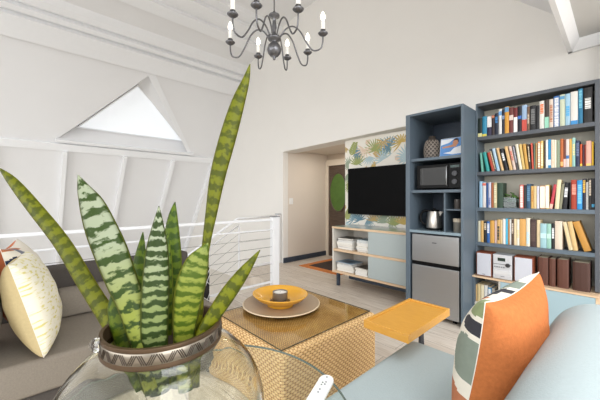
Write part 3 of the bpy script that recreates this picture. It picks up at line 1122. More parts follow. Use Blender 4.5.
ORD = ['zeroth', 'first', 'second', 'third', 'fourth', 'fifth', 'sixth', 'seventh', 'eighth', 'ninth', 'tenth', 'eleventh', 'twelfth', 'thirteenth',
       'fourteenth', 'fifteenth', 'sixteenth', 'seventeenth', 'eighteenth', 'nineteenth', 'twentieth']
ORD += ['twenty-' + s for s in ORD[1:10]] + ['thirtieth'] + ['thirty-' + s for s in ORD[1:10]]
TOP_ROW = [
    (-0.9887, 0.0366, 0.189, 0, 'thin dark green book with cream foot', (34, 46, 40), (0, 0.2, (225, 220, 160))),
    (-0.9498, 0.0382, 0.199, 0, 'blue and teal paperback with yellow foot', (60, 150, 185), (0, 0.13, (235, 215, 90))),
    (-0.9081, 0.0386, 0.191, 0, 'white topped paperback with dark purple foot', (58, 50, 80), (0.45, 1, (232, 230, 228))),
    (-0.8684, 0.0241, 0.198, 0, 'dark brown paperback', (60, 46, 44), (0.85, 0.98, (190, 120, 90))),
    (-0.8431, 0.0295, 0.211, 0, 'navy paperback with bright blue patch', (36, 42, 60), (0.55, 0.85, (60, 130, 190))),
    (-0.8125, 0.0268, 0.244, 0, 'tall white paperback with blue mark', (238, 238, 236), (0.75, 0.92, (110, 160, 210))),
    (-0.7846, 0.0221, 0.236, 0, 'slim black and navy paperback', (34, 40, 58), (0.6, 0.75, (120, 140, 170))),
    (-0.7615, 0.0336, 0.256, 0, 'orange paperback with pale lettering', (226, 164, 66), (0.8, 0.98, (100, 150, 190))),
    (-0.7257, 0.0330, 0.241, 0, 'brown and red paperback', (118, 58, 52), (0.5, 0.7, (220, 200, 190))),
    (-0.6905, 0.0293, 0.230, 0, 'paperback with red head and white foot', (120, 42, 44), (0, 0.62, (236, 234, 230))),
    (-0.6601, 0.0299, 0.240, 0, 'black paperback with blue and red bands', (30, 30, 40), (0.5, 0.62, (60, 110, 190))),
    (-0.6283, 0.0384, 0.240, 0, 'pale blue paperback with red foot', (165, 192, 222), (0, 0.45, (196, 78, 66))),
    (-0.5879, 0.0178, 0.218, 0, 'slim tan brown paperback', (120, 92, 72), (0.3, 0.7, (200, 185, 165))),
    (-0.5680, 0.0410, 0.224, 0, 'wide black hardback with grey lettering', (36, 36, 38), (0.25, 0.85, (110, 110, 110))),
    (-0.5261, 0.0239, 0.216, 0, 'plain black paperback', (26, 26, 30), None),
    (-0.5000, 0.0339, 0.247, 0, 'white paperback with orange lettering', (238, 234, 226), (0.55, 0.9, (224, 120, 70))),
    (-0.4642, 0.0296, 0.248, 0, 'dark brown paperback with mint foot', (66, 52, 46), (0, 0.4, (150, 205, 180))),
    (-0.4329, 0.0272, 0.247, 0, 'cream paperback with rust lettering', (228, 212, 196), (0.2, 0.8, (180, 120, 90))),
    (-0.4038, 0.0392, 0.267, 0, 'white hardback with blue edges', (66, 120, 190), (0.02, 0.94, (236, 236, 234))),
    (-0.3629, 0.0331, 0.269, 0, 'pale sage paperback', (206, 212, 186), (0.85, 0.95, (90, 150, 190))),
    (-0.3280, 0.0324, 0.270, 0, 'light blue hardback with deeper blue band', (168, 206, 228), (0.3, 0.62, (90, 168, 214))),
    (-0.2939, 0.0450, 0.277, 0, 'thick white book with blue foot', (234, 230, 222), (0, 0.13, (60, 140, 200))),
    (-0.2473, 0.0285, 0.289, 0, 'teal blue hardback with pale lettering', (34, 120, 160), (0.45, 0.95, (110, 180, 200))),
    (-0.2147, 0.0523, 0.288, 0, 'thick black hardback with large white lettering', (34, 32, 32), (0.4, 0.7, (226, 224, 220))),
]
SECOND_ROW = [
    (-0.9604, 0.0175, 0.193, 4, 'slim mint green book leaning left', (120, 190, 172), None),
    (-0.9151, 0.0282, 0.196, 10, 'teal book leaning left', (56, 164, 158), None),
    (-0.8683, 0.0251, 0.191, 13, 'rust red book leaning left', (192, 78, 58), None),
    (-0.8415, 0.0132, 0.225, 12.5, 'slim slate book leaning left', (60, 66, 78), (0.1, 0.9, (210, 190, 150))),
    (-0.8258, 0.0237, 0.226, 11, 'pale blue book leaning left', (190, 216, 232), (0.1, 0.5, (140, 190, 220))),
    (-0.7900, 0.0217, 0.225, 11.5, 'light tan paperback leaning left', (228, 190, 136), None),
    (-0.7579, 0.0253, 0.216, 12, 'black paperback with white panel leaning left', (36, 34, 38), (0.45, 0.8, (228, 228, 226))),
    (-0.7226, 0.0256, 0.232, 11, 'peach paperback leaning left', (236, 194, 134), None),
    (-0.6916, 0.0214, 0.229, 10, 'pink and white paperback leaning left', (232, 206, 190), (0.4, 0.8, (205, 110, 90))),
    (-0.6664, 0.0159, 0.233, 9, 'slim grey paperback leaning left', (84, 80, 80), (0.3, 0.95, (180, 180, 190))),
    (-0.6461, 0.0223, 0.239, 8, 'ivory paperback leaning left', (240, 232, 208), None),
    (-0.6215, 0.0191, 0.236, 7, 'straw yellow paperback leaning left', (228, 196, 120), None),
    (-0.5988, 0.0218, 0.235, 6, 'gold paperback leaning left', (216, 166, 80), None),
    (-0.5727, 0.0129, 0.230, 4, 'slim dark brown book', (74, 58, 48), (0.3, 0.9, (205, 190, 160))),
    (-0.5541, 0.0135, 0.236, 2.5, 'coral red book', (212, 90, 70), None),
    (-0.5392, 0.0091, 0.235, 1, 'slim grey green book', (110, 130, 112), None),
    (-0.5286, 0.0098, 0.231, 0, 'slim tan book', (206, 164, 104), None),
    (-0.5142, 0.0219, 0.241, 0, 'cream paperback with orange edge', (222, 140, 80), (0.05, 0.95, (240, 226, 206))),
    (-0.4909, 0.0172, 0.245, 0, 'yellow cream paperback', (240, 208, 120), (0.1, 0.9, (240, 232, 200))),
    (-0.4722, 0.0142, 0.243, 0, 'slim dark brown paperback', (70, 54, 38), None),
    (-0.4566, 0.0155, 0.249, 0, 'slim white paperback', (236, 236, 232), None),
    (-0.4403, 0.0196, 0.250, 0, 'bright blue hardback', (42, 148, 202), (0.1, 0.3, (210, 230, 240))),
    (-0.4193, 0.0186, 0.244, 0, 'cream book with peach stripe', (242, 226, 204), (0.1, 0.9, (236, 196, 170))),
    (-0.4000, 0.0150, 0.241, 0, 'plain ivory book', (242, 234, 210), None),
    (-0.3844, 0.0243, 0.237, 0, 'sage grey hardback', (150, 164, 140), None),
    (-0.3587, 0.0193, 0.244, 0, 'burnt orange paperback', (196, 106, 50), (0.05, 0.2, (236, 180, 110))),
    (-0.3387, 0.0152, 0.237, 0, 'dark russet paperback', (120, 66, 50), (0, 0.3, (226, 190, 180))),
    (-0.3228, 0.0202, 0.236, 0, 'white paperback with blue square', (232, 216, 208), (0.3, 0.42, (60, 110, 170))),
    (-0.3019, 0.0174, 0.236, 0, 'golden yellow paperback', (230, 182, 92), None),
    (-0.2839, 0.0191, 0.241, 0, 'pale mint patterned paperback', (160, 206, 196), (0.4, 0.8, (226, 214, 150))),
    (-0.2623, 0.0239, 0.216, 0, 'navy hardback with pale lettering', (40, 52, 82), (0.4, 0.9, (96, 110, 140))),
    (-0.2365, 0.0143, 0.183, 0, 'short orange and yellow book', (214, 90, 44), (0, 0.12, (236, 200, 70))),
    (-0.2216, 0.0123, 0.177, 0, 'short dark plum book', (70, 36, 48), None),
    (-0.2086, 0.0085, 0.176, 0, 'short slim brick red book', (150, 60, 46), None),
    (-0.1995, 0.0314, 0.203, 0, 'pink hardback', (236, 182, 164), (0, 0.1, (240, 200, 110))),
    (-0.1669, 0.0120, 0.195, 0, 'slim yellow book', (232, 188, 48), None),
]
THIRD_ROW = [
    (-0.9789, 0.0282, 0.261, 0, 'light blue hardback', (166, 206, 232), None),
    (-0.9489, 0.0296, 0.247, 0, 'white paperback with red head', (238, 232, 226), (0.88, 0.98, (220, 110, 96))),
    (-0.9177, 0.0215, 0.242, 0, 'deep blue paperback', (56, 96, 156), None),
    (-0.8954, 0.0204, 0.248, 0, 'white and lilac paperback', (210, 212, 232), (0.1, 0.4, (110, 120, 180))),
    (-0.8725, 0.0193, 0.244, 0, 'slim orange brown paperback', (176, 104, 62), None),
    (-0.8515, 0.0265, 0.243, 0, 'khaki cream book', (200, 190, 146), (0.2, 0.9, (222, 214, 180))),
    (-0.8234, 0.0471, 0.240, 0, 'wide dark green hardback', (50, 74, 56), None),
    (-0.6446, 0.0297, 0.217, 0, 'white paperback with coral edges', (226, 104, 86), (0.04, 0.96, (240, 226, 218))),
    (-0.6135, 0.0190, 0.212, 0, 'slim black brown book', (50, 42, 42), None),
    (-0.5929, 0.0296, 0.222, 0, 'steel blue hardback with black head', (54, 88, 116), (0.3, 0.9, (90, 130, 160))),
    (-0.5619, 0.0207, 0.203, 0, 'amber paperback beside blue hardback', (226, 180, 100), (0.3, 0.8, (196, 140, 70))),
    (-0.5406, 0.0204, 0.203, 0, 'sand coloured paperback', (236, 206, 150), None),
    (-0.5186, 0.0175, 0.200, 0, 'lavender white book', (220, 220, 230), (0.1, 0.9, (200, 200, 218))),
    (-0.4967, 0.0373, 0.203, 0, 'white paperback with orange edges', (226, 150, 80), (0.03, 0.97, (242, 232, 214))),
    (-0.4580, 0.0254, 0.210, 0, 'cream paperback with yellow edge', (238, 204, 110), (0.03, 0.97, (240, 230, 212))),
    (-0.4319, 0.0202, 0.213, -8, 'red and pink paperback leaning right', (202, 70, 82), (0, 0.2, (240, 190, 170))),
    (-0.3968, 0.0273, 0.251, -4, 'tall cream hardback', (244, 228, 186), None),
    (-0.3695, 0.0188, 0.213, -5, 'slim olive grey book', (142, 140, 116), None),
    (-0.3470, 0.0292, 0.226, -4, 'black paperback with white panel', (32, 32, 36), (0.45, 0.8, (226, 226, 228))),
    (-0.3021, 0.0105, 0.225, 0, 'slim plain black book', (28, 26, 28), None),
    (-0.2916, 0.0374, 0.246, 0, 'thick brick red hardback with pale lettering', (178, 66, 44), (0.5, 0.85, (222, 150, 130))),
    (-0.2542, 0.0328, 0.240, 0, 'bright blue paperback with pale lettering', (48, 148, 212), (0.2, 0.85, (120, 190, 230))),
    (-0.2214, 0.0211, 0.252, 0, 'black paperback with gold and white panels', (40, 40, 60), (0.55, 0.95, (214, 170, 70))),
    (-0.2003, 0.0153, 0.225, 0, 'slim silver grey book', (200, 198, 194), None),
    (-0.1850, 0.0175, 0.254, 0, 'black hardback with cream lettering', (40, 38, 38), (0.45, 0.95, (190, 176, 156))),
    (-0.1675, 0.0179, 0.253, 0, 'black hardback with small blue mark', (34, 34, 38), (0.08, 0.18, (60, 150, 190))),
]
FOURTH_ROW = [
    (-0.9896, 0.0231, 0.210, 0, 'cream paperback', (232, 226, 200), None),
    (-0.9648, 0.0246, 0.211, 0, 'tan paperback with brown edge', (222, 180, 110), None),
    (-0.9385, 0.0260, 0.209, 0, 'black paperback with cream head', (44, 42, 40), (0.6, 0.9, (226, 210, 180))),
    (-0.9108, 0.0256, 0.210, 0, 'blue paperback with white head', (44, 100, 170), (0.45, 0.9, (226, 230, 236))),
    (-0.8835, 0.0369, 0.219, 0, 'wide gold tan hardback', (220, 166, 80), None),
    (-0.8449, 0.0198, 0.221, 0, 'pale pink book', (234, 204, 196), None),
    (-0.8234, 0.0245, 0.232, 0, 'tan book with black panel', (218, 176, 110), (0.15, 0.72, (50, 54, 48))),
    (-0.7973, 0.0170, 0.233, 0, 'cream book with brown edge', (232, 208, 160), None),
    (-0.7787, 0.0231, 0.241, 0, 'slim white book', (240, 236, 228), None),
    (-0.7540, 0.0173, 0.245, 0, 'sky blue book', (90, 190, 226), None),
    (-0.7350, 0.0125, 0.239, 0, 'slim ochre book', (196, 140, 80), None),
    (-0.7218, 0.0132, 0.240, 0, 'slim bright white book', (242, 240, 236), None),
    (-0.7078, 0.0185, 0.238, 0, 'brown book with pale patches', (84, 62, 48), (0.45, 0.85, (200, 186, 170))),
    (-0.6878, 0.0190, 0.244, 0, 'light cream book', (236, 212, 170), None),
    (-0.6680, 0.0211, 0.240, 0, 'white book with faint gold', (238, 234, 216), (0.3, 0.6, (226, 206, 150))),
    (-0.6453, 0.0466, 0.247, 0, 'wide apricot hardback', (226, 172, 98), None),
    (-0.5966, 0.0282, 0.258, 0, 'tall ivory book with pale blue edge', (242, 234, 212), (0.1, 0.5, (190, 220, 228))),
    (-0.5669, 0.0439, 0.246, 0, 'wide dark chocolate hardback', (72, 52, 50), (0.2, 0.9, (88, 68, 62))),
    (-0.5199, 0.0250, 0.244, 0, 'cream peach book', (236, 212, 170), None),
    (-0.4933, 0.0429, 0.215, 0, 'wide pale blue hardback', (166, 206, 212), (0.4, 0.6, (190, 222, 226))),
    (-0.4496, 0.0300, 0.215, 0, 'mint green hardback', (160, 206, 190), (0.4, 0.6, (186, 222, 206))),
    (-0.4175, 0.0207, 0.224, 0, 'black paperback with white band', (40, 40, 42), (0.4, 0.8, (226, 230, 230))),
    (-0.3946, 0.0484, 0.242, 0, 'wide cream pink hardback', (232, 214, 194), None),
    (-0.3050, 0.0277, 0.237, 10, 'cream paperback leaning left', (232, 214, 176), (0.1, 0.9, (222, 196, 150))),
    (-0.2773, 0.0313, 0.242, 9, 'sand hardback leaning left', (224, 190, 132), None),
    (-0.2111, 0.0467, 0.248, 17, 'wide ochre hardback leaning left at shelf end', (204, 148, 66), None),
]
CUBBY_ROW = [
    (-1.0002, 0.0246, 0.165, 0, 'tan book', (206, 172, 116), None),
    (-0.9741, 0.0243, 0.174, 0, 'straw coloured book', (222, 200, 150), None),
    (-0.9483, 0.0296, 0.170, 0, 'cream book', (236, 224, 190), None),
    (-0.9159, 0.0305, 0.171, 0, 'white book', (236, 234, 228), None),
    (-0.8826, 0.0300, 0.159, 0, 'blue and white book', (110, 160, 200), (0.5, 0.9, (232, 236, 238))),
    (-0.8499, 0.0215, 0.153, 0, 'slim grey book', (190, 186, 176), None),
]

rb = random.Random(3)
for rows, nm, z, y in ((TOP_ROW, 'top shelf', 1.83, 3.370), (SECOND_ROW, 'second shelf', 1.48, 3.372), (THIRD_ROW, 'third shelf', 1.125, 3.370),
                       (FOURTH_ROW, 'fourth shelf', 0.78, 3.370), (CUBBY_ROW, 'low open cubby', 0.20, 3.30)):
    edge = -9
    for i, (x, wd, h, lean, desc, col, panel) in enumerate(rows):
        k = i + 1
        n = len(rows)
        place = ORD[k] + ' from left on ' + nm
        if k > n / 2 + 1:
            q = n - i
            place = ('rightmost' if q == 1 else ORD[q] + ' from right') + ' on ' + nm
        w2 = wd * math.cos(math.radians(abs(lean))) if lean else wd
        book(x, max(w2 - 0.0006, 0.006), h, lean, desc, col, panel, z + 0.0004 + (0.0 if lean <= 0 else 0.0), y + rb.uniform(-.004, .006), rb.uniform(.13, .17) if nm != 'low open cubby' else .16,
             desc + ', ' + place, 'books on the ' + nm if nm != 'low open cubby' else 'books in the low cubby')

# stereo on the wood ledge
WAL = wood_mat('red walnut', (136, 72, 44), (104, 52, 32))


def speaker(x0, x1, label):
    t = thing('speaker', label, 'speaker', ((x0 + x1) / 2, 3.36, 0.462), 'stereo speakers')
    obj('cabinet', boxes((x0, x1, 3.285, 3.43, 0.4625, 0.692)), WAL, t, bevel=0.003)
    obj('grille', boxes((x0 + 0.009, x1 - 0.009, 3.276, 3.286, 0.472, 0.684)), mat('silver grey grille cloth', (196, 198, 206), 0.85, var=0.05, vscale=300), t, bevel=0.003)
    obj('badge', boxes(((x0 + x1) / 2 - .012, (x0 + x1) / 2 + .012, 3.2752, 3.277, 0.482, 0.487)), mat('grey badge', (110, 112, 116)), t)


speaker(-0.979, -0.843, 'walnut speaker with grey grille left of the silver stereo unit')
speaker(-0.672, -0.529, 'walnut speaker with grey grille between silver stereo unit and brown albums')
t = thing('stereo_unit', 'silver compact stereo unit between the two walnut speakers', 'stereo', (-0.758, 3.36, 0.462))
SIL = mat('silver plastic', (204, 206, 210), 0.3, 0.3)
obj('body', boxes((-0.834, -0.684, 3.275, 3.43, 0.466, 0.690)), SIL, t, bevel=0.004)
obj('display', boxes((-0.795, -0.735, 3.272, 3.276, 0.632, 0.662)), mat('dark green display', (36, 52, 46), 0.15), t)
obj('top_band', boxes((-0.830, -0.688, 3.2735, 3.276, 0.600, 0.606)), mat('grey line', (120, 122, 126), 0.4), t)
obj('cd_tray', boxes((-0.828, -0.690, 3.272, 3.276, 0.508, 0.545)), mat('light silver', (222, 224, 226), 0.25, 0.3), t)
bm = B()
tube(bm, [(-0.715, 3.276, 0.60), (-0.715, 3.262, 0.60)], 0.018, 24)
obj('volume_knob', bm, mat('dark chrome', (110, 110, 112), 0.25, 0.9), t, smooth=True, flat_angle=40)
for i in range(5):
    obj('button', boxes((-0.824 + i * 0.018, -0.812 + i * 0.018, 3.2725, 3.276, 0.570, 0.580)), MATS['grey line'], t)
obj('logo', boxes((-0.772, -0.742, 3.2742, 3.276, 0.488, 0.493)), MATS['grey line'], t)
for x in (-0.825, -0.705):
    obj('foot', boxes((x, x + 0.015, 3.29, 3.305, 0.462, 0.467)), BLACK, t)
    obj('foot', boxes((x, x + 0.015, 3.40, 3.415, 0.462, 0.467)), BLACK, t)

# brown photo albums
ALB = mat('dark brown leather', (92, 56, 44), 0.45, var=0.08, vscale=30, bump=0.1, bscale=150)
ALB2 = mat('deep brown leather', (72, 46, 38), 0.45, var=0.08, vscale=30, bump=0.1, bscale=150)
for (x, wd, h, m, d, label) in ((-0.508, .073, .238, ALB, .19, 'wide brown leather album beside the right walnut speaker'),
                                (-0.430, .044, .236, ALB, .19, 'narrow brown leather album, second of the four albums'),
                                (-0.376, .073, .240, ALB, .20, 'wide brown leather album beside the narrow one'),
                                (-0.278, .104, .232, ALB2, .21, 'thickest and darkest brown album at the right end of ledge')):
    t = thing('album', label, 'album', (x, 3.33, 0.462), 'brown albums on the ledge')
    bm = B()
    prof = [(x, 3.33 + d), (x, 3.338), (x + wd * .15, 3.331), (x + wd * .5, 3.328), (x + wd * .85, 3.331), (x + wd, 3.338), (x + wd, 3.33 + d),
            (x + wd - .004, 3.33 + d), (x + wd - .004, 3.342), (x + .004, 3.342), (x + .004, 3.33 + d)]
    extrude(bm, [(a, b_, 0.4625) for a, b_ in prof], (0, 0, h))
    obj('cover', bm, m, t)
    obj('pages', boxes((x + .0045, x + wd - .0045, 3.345, 3.33 + d - .006, 0.4665, 0.4625 + h - .005)), PAPER, t)

# little plant in a glass on the third shelf
px, py, pz = -0.732, 3.44, 1.125
t = thing('glass_planter', 'small square glass planter on the third shelf beside the green book', 'planter', (px, py, pz))
PG = pane_mat('planter glass', (222, 232, 230))
bm = boxes((px - .058, px + .058, py - .05, py + .05, pz + .0005, pz + .006), (px - .058, px + .058, py - .05, py - .046, pz + .006, pz + .10), (px - .058, px + .058, py + .046, py + .05, pz + .006, pz + .10),
           (px - .058, px - .054, py - .046, py + .046, pz + .006, pz + .10), (px + .054, px + .058, py - .046, py + .046, pz + .006, pz + .10))
obj('glass_box', bm, PG, t)
obj('soil', boxes((px - .053, px + .053, py - .045, py + .045, pz + .0065, pz + .055)), mat('dark potting soil', (74, 66, 58), 0.95, var=0.4, vscale=60), t)
t = thing('sprouting_plant', 'tiny green sprouting plant in the small glass planter', 'plant', (px, py, pz + .055))
G1 = mat('fresh green leaf', (76, 112, 48), 0.5, var=0.2, vscale=40)
for (dx, dz, dy, s) in ((-.02, .125, -.01, .028), (.045, .105, -.02, .034), (-.045, .11, 0.01, .024), (.015, .14, .01, .022), (.03, .12, .02, .024)):
    bm = B()
    tube(bm, spline([(px + dx * .2, py, pz + .055), (px + dx * .5, py + dy * .5, pz + .09), (px + dx, py + dy, pz + dz)], 4), 0.0022, 6)
    st_ = obj('stem', bm, G1, t, smooth=True)
    bm = B()
    bmesh.ops.create_uvsphere(bm, u_segments=12, v_segments=8, radius=1)
    bm.transform(Matrix.Translation((px + dx, py + dy, pz + dz)) @ Matrix.Rotation(.4, 4, 'Y') @ Matrix.Diagonal((s, s * .8, s * .28, 1)))
    obj('leaf', bm, G1, st_, smooth=True)

# ------------------------------------------------------------------ wicker coffee table
WICK = wicker_mat('wicker weave', (120, 78, 38), (206, 158, 100), (238, 204, 150), .036, .0155)
MATW = weave_mat('brown woven mat', (238, 206, 142), (224, 188, 122), (150, 112, 60), .022, .011, .0022, 0.4, 0.6)
t = thing('coffee_table', 'square wicker coffee table with a glass sheet over its woven top', 'table', (-1.51, 1.39, 0))
obj('body', boxes((-1.90, -1.155, .955, 1.80, 0.0, 0.430)), WICK, t, bevel=0.03, uv=True, seg=4)
obj('woven_top', boxes((-1.865, -1.195, .982, 1.765, 0.424, 0.433)), MATW, t, uv=True)
obj('glass_top', boxes((-1.870, -1.190, .978, 1.770, 0.4335, 0.441)), pane_mat('tinted table glass', (250, 246, 236)), t)

pxx, pyy = -1.668, 1.372
bm = B()
gx = [(-1.870, .978), (-1.190, .978), (-1.190, 1.770), (-1.870, 1.770), (-1.870, .978)]
for (ax, ay), (bx_, by_) in zip(gx, gx[1:]):
    tube(bm, [(ax, ay, .4375), (bx_, by_, .4375)], .0028, 6)
obj('glass_edge', bm, mat('dark glass edge', (70, 66, 48), 0.15), t, smooth=True)

t = thing('charger_plate', 'large beige grey charger plate on the wicker coffee table', 'plate', (pxx, pyy, .441))
bm = B()
lathe(bm, [(0, .002), (.10, .002), (.16, .006), (.25, .022), (.272, .028), (.274, .032), (.268, .033), (.24, .026), (.15, .012), (.08, .008), (0, .008)], (pxx, pyy, .4412), 56)
obj('dish', bm, mat('beige stoneware', (172, 150, 124), 0.4, var=0.14, vscale=9), t, smooth=True)
bm = B()
lathe(bm, [(.262, .0315), (.270, .0335), (.2755, .0315), (.2755, .0275), (.268, .0265)], (pxx, pyy, .4412), 56, closed=True)
obj('rim', bm, mat('pale sand rim', (216, 196, 164), 0.35), t, smooth=True)
t = thing('bowl', 'shallow glossy mustard yellow bowl standing on the charger plate', 'bowl', (pxx, pyy, .449))
bm = B()
lathe(bm, [(0, .0015), (.085, .0015), (.092, .004), (.088, .018), (.12, .032), (.165, .056), (.192, .084), (.196, .089), (.190, .091), (.162, .066), (.11, .040), (.06, .031), (0, .029)], (pxx - .008, pyy - .006, .4492), 56, 1.06, .98)
obj('body', bm, mat('mustard glaze', (222, 164, 56), 0.22, var=0.06, vscale=10), t, smooth=True)
bm = B()
lathe(bm, [(0, .0305), (.075, .0325), (.078, .0335), (.03, .0312), (0, .0312)], (pxx - .008, pyy - .006, .4492), 40)
obj('centre_glaze', bm, mat('dark brown glaze', (104, 72, 40), 0.3, var=0.3, vscale=30), t, smooth=True)
t = thing('candle', 'white tealight candle in grey metal cup inside the yellow bowl', 'candle', (pxx - .008, pyy - .006, .480))
cx_, cy_ = pxx - .008, pyy - .006
bm = B()
lathe(bm, [(0, 0), (.044, 0), (.053, .012), (.054, .066), (.050, .066), (.049, .05), (0, .05)], (cx_, cy_, .4825), 32)
obj('cup', bm, mat('grey metal cup', (128, 126, 124), 0.38, 0.6), t, smooth=True, flat_angle=40)
bm = B()
lathe(bm, [(0, .0502), (.0485, .0502), (.0485, .058), (.03, .059), (0, .059)], (cx_, cy_, .4825), 32)
wx_ = obj('wax', bm, mat('white wax', (238, 234, 226), 0.5), t, smooth=True, flat_angle=40)
bm = B()
tube(bm, [(cx_, cy_, .541), (cx_ + .001, cy_, .549)], .0012, 6)
obj('wick', bm, BLACK, wx_)


# ------------------------------------------------------------------ pillows
def pillow(name, label, cen, U, V, N, half, thick, mfront, mback, mpipe, pattern=None, group=None, pinch=0.10, ng=80, ex=0.5):
    """square cushion; U right, V up, N the way the front faces"""
    t = thing(name, label, 'cushion', cen, group)
    cen, U, V, N = Vector(cen), Vector(U).normalized(), Vector(V).normalized(), Vector(N).normalized()

    def P(u, v, s):
        x = u * (1 - pinch * (1 - v * v) ** 1) * half
        z = v * (1 - pinch * (1 - u * u) ** 1) * half
        h = thick * max(0, (1 - u * u) * (1 - v * v)) ** ex
        cr = 0.006 * mnoise.noise(Vector((u * 3.1, v * 3.1, s * 2.0 + cen.x * 5))) * (1 - u ** 4) * (1 - v ** 4)
        return cen + U * x + V * z + N * (s * h + cr)

    for s, nm, m in ((1, 'front_panel', mfront), (-1, 'back_panel', mback)):
        bm = B()
        lay = bm.loops.layers.uv.verify()
        g = [[bm.verts.new(P(-1 + 2 * i / ng, -1 + 2 * j / ng, s)) for j in range(ng + 1)] for i in range(ng + 1)]
        for i in range(ng):
            for j in range(ng):
                f = bm.faces.new((g[i][j], g[i + 1][j], g[i + 1][j + 1], g[i][j + 1]))
                for l, (a, b_) in zip(f.loops, ((i, j), (i + 1, j), (i + 1, j + 1), (i, j + 1))):
                    l[lay].uv = (a / ng, b_ / ng)
                if s == 1 and pattern:
                    f.material_index = pattern(-1 + 2 * (i + .5) / ng, -1 + 2 * (j + .5) / ng)
        obj(nm, bm, m, t, smooth=True)
    bm = B()
    edge = [(-1 + 2 * i / ng, -1) for i in range(ng)] + [(1, -1 + 2 * i / ng) for i in range(ng)] + [(1 - 2 * i / ng, 1) for i in range(ng)] + [(-1, 1 - 2 * i / ng) for i in range(ng + 1)]
    tube(bm, [P(u, v, 1) for u, v in edge], 0.0014, 6, False)
    obj('piping', bm, mpipe, t, smooth=True)
    return t


def ell(u, v, cu, cv, a, b, rot=0):
    c, s = math.cos(math.radians(rot)), math.sin(math.radians(rot))
    x, y = (u - cu) * c + (v - cv) * s, -(u - cu) * s + (v - cv) * c
    return (x / a) ** 2 + (y / b) ** 2 < 1


LIN = mat('ivory linen', (232, 226, 212), 0.92, var=0.04, vscale=90, bump=0.3, bscale=240)
PSAGE = mat('sage grey print', (134, 144, 132), 0.92, var=0.1, vscale=60)
PDARK = mat('charcoal print', (58, 58, 64), 0.92, var=0.1, vscale=60)
PTERR = mat('terracotta print', (184, 118, 84), 0.92, var=0.12, vscale=60)
PGREEN = mat('moss green print', (140, 152, 112), 0.92, var=0.1, vscale=60)
PNAVY = mat('navy print', (44, 54, 76), 0.92, var=0.1, vscale=60)
PGREY = mat('blue grey print', (120, 124, 136), 0.92, var=0.1, vscale=60)
PIPEW = mat('white piping', (236, 232, 222), 0.8)
PIPEY = mat('straw piping', (212, 186, 110), 0.8)


def pat_right(u, v):
    # u = +1 at the edge nearest the orange seam side facing the camera
    if ell(u, v, .90, .60, .22, .10, 0):
        return 2
    if ell(u, v, .92, .14, .24, .30, 0):
        return 1
    if ell(u, v, .42, .2, .09, .55, 6):
        return 1
    if ell(u, v, .82, -.72, .34, .42, 0):
        return 3
    if ell(u, v, .88, .90, .2, .16, 0):
        return 4
    if ell(u, v, .2, .90, .36, .07, -10):
        return 2
    if ell(u, v, -.45, .86, .3, .14, 10):
        return 1
    if ell(u, v, .35, .80, .30, .10, 30):
        return 3
    if ell(u, v, -.5, .1, .3, .4, 0):
        return 3
    if ell(u, v, -.6, -.6, .3, .25, 0):
        return 2
    return 0


def pat_left(u, v):
    if ell(u, v, .86, .62, .16, .15, 20):
        return 1
    if ell(u, v, .88, .28, .14, .08, 0):
        return 1
    if ell(u, v, .42, .5, .14, .6, -14):
        return 2
    if v > .92 and u > .2:
        return 3
    if ell(u, v, -.5, -.2, .24, .55, 10):
        return 2
    return 0


# right-hand cushion: patterned front towards -X, orange back
A_, B_, C_ = Vector((-.262, .960, .925)), Vector((-.222, 1.375, .935)), Vector((-.345, .965, .475))
U_ = (A_ - B_).normalized()
V_ = (A_ - C_).normalized()
N_ = V_.cross(U_)
if N_.x > 0:
    N_ = -N_
V_ = (V_ - U_ * V_.dot(U_)).normalized()
cen = (B_ + C_) / 2 + Vector((.010, 0, 0.005))
pillow('scatter_cushion', 'patterned cushion with orange back leaning on the pale blue sofa', cen, U_, V_, N_, .236, .110,
       [LIN, PSAGE, PDARK, PTERR, PGREEN], ORANGE, PIPEW, pat_right, None, 0.12, 80, .43)

# left-hand cushions on the grey sofa
CREAMP = dash_mat('cream cloth with yellow dashes', (236, 232, 214), (216, 206, 130))
TANP = mat('straw linen', (196, 178, 134), 0.92, var=0.1, vscale=70, bump=0.35, bscale=200)
tilt = math.radians(13)


def cush_axes(yaw, lean, roll):
    R = Matrix.Rotation(math.radians(yaw), 3, 'Z') @ Matrix.Rotation(math.radians(roll), 3, 'Y')
    L = Matrix.Rotation(math.radians(lean), 3, 'X')
    M = Matrix.Rotation(math.radians(yaw), 3, 'Z') @ L @ Matrix.Rotation(math.radians(roll), 3, 'Y')
    return M @ Vector((1, 0, 0)), M @ Vector((0, 0, 1)), M @ Vector((0, 1, 0))


pillow('scatter_cushion', 'cream cushion with yellow dashes and straw-coloured back on the grey sofa', (-2.15, .05, .68), *cush_axes(-7, 15, 0), .240, .105, CREAMP, TANP, PIPEW, None, None, .04, 80, .40)
pillow('scatter_cushion', 'white cushion with navy shapes and rust back behind the cream cushion', (-2.44, .005, .71), *cush_axes(-7, 12, 0), .25, .125,
       [LIN, PNAVY, PGREY, PTERR], mat('rust linen', (168, 92, 54), 0.92, var=0.12, vscale=80), PIPEW, pat_left)
pillow('scatter_cushion', 'plain light grey cushion at the left edge behind the cream cushion', (-2.08, -.165, .72), *cush_axes(-4, 8, 0), .27, .09,
       mat('light grey linen', (176, 174, 168), 0.95, var=0.06, vscale=90, bump=.3), MATS['light grey linen'], MATS['light grey linen'])

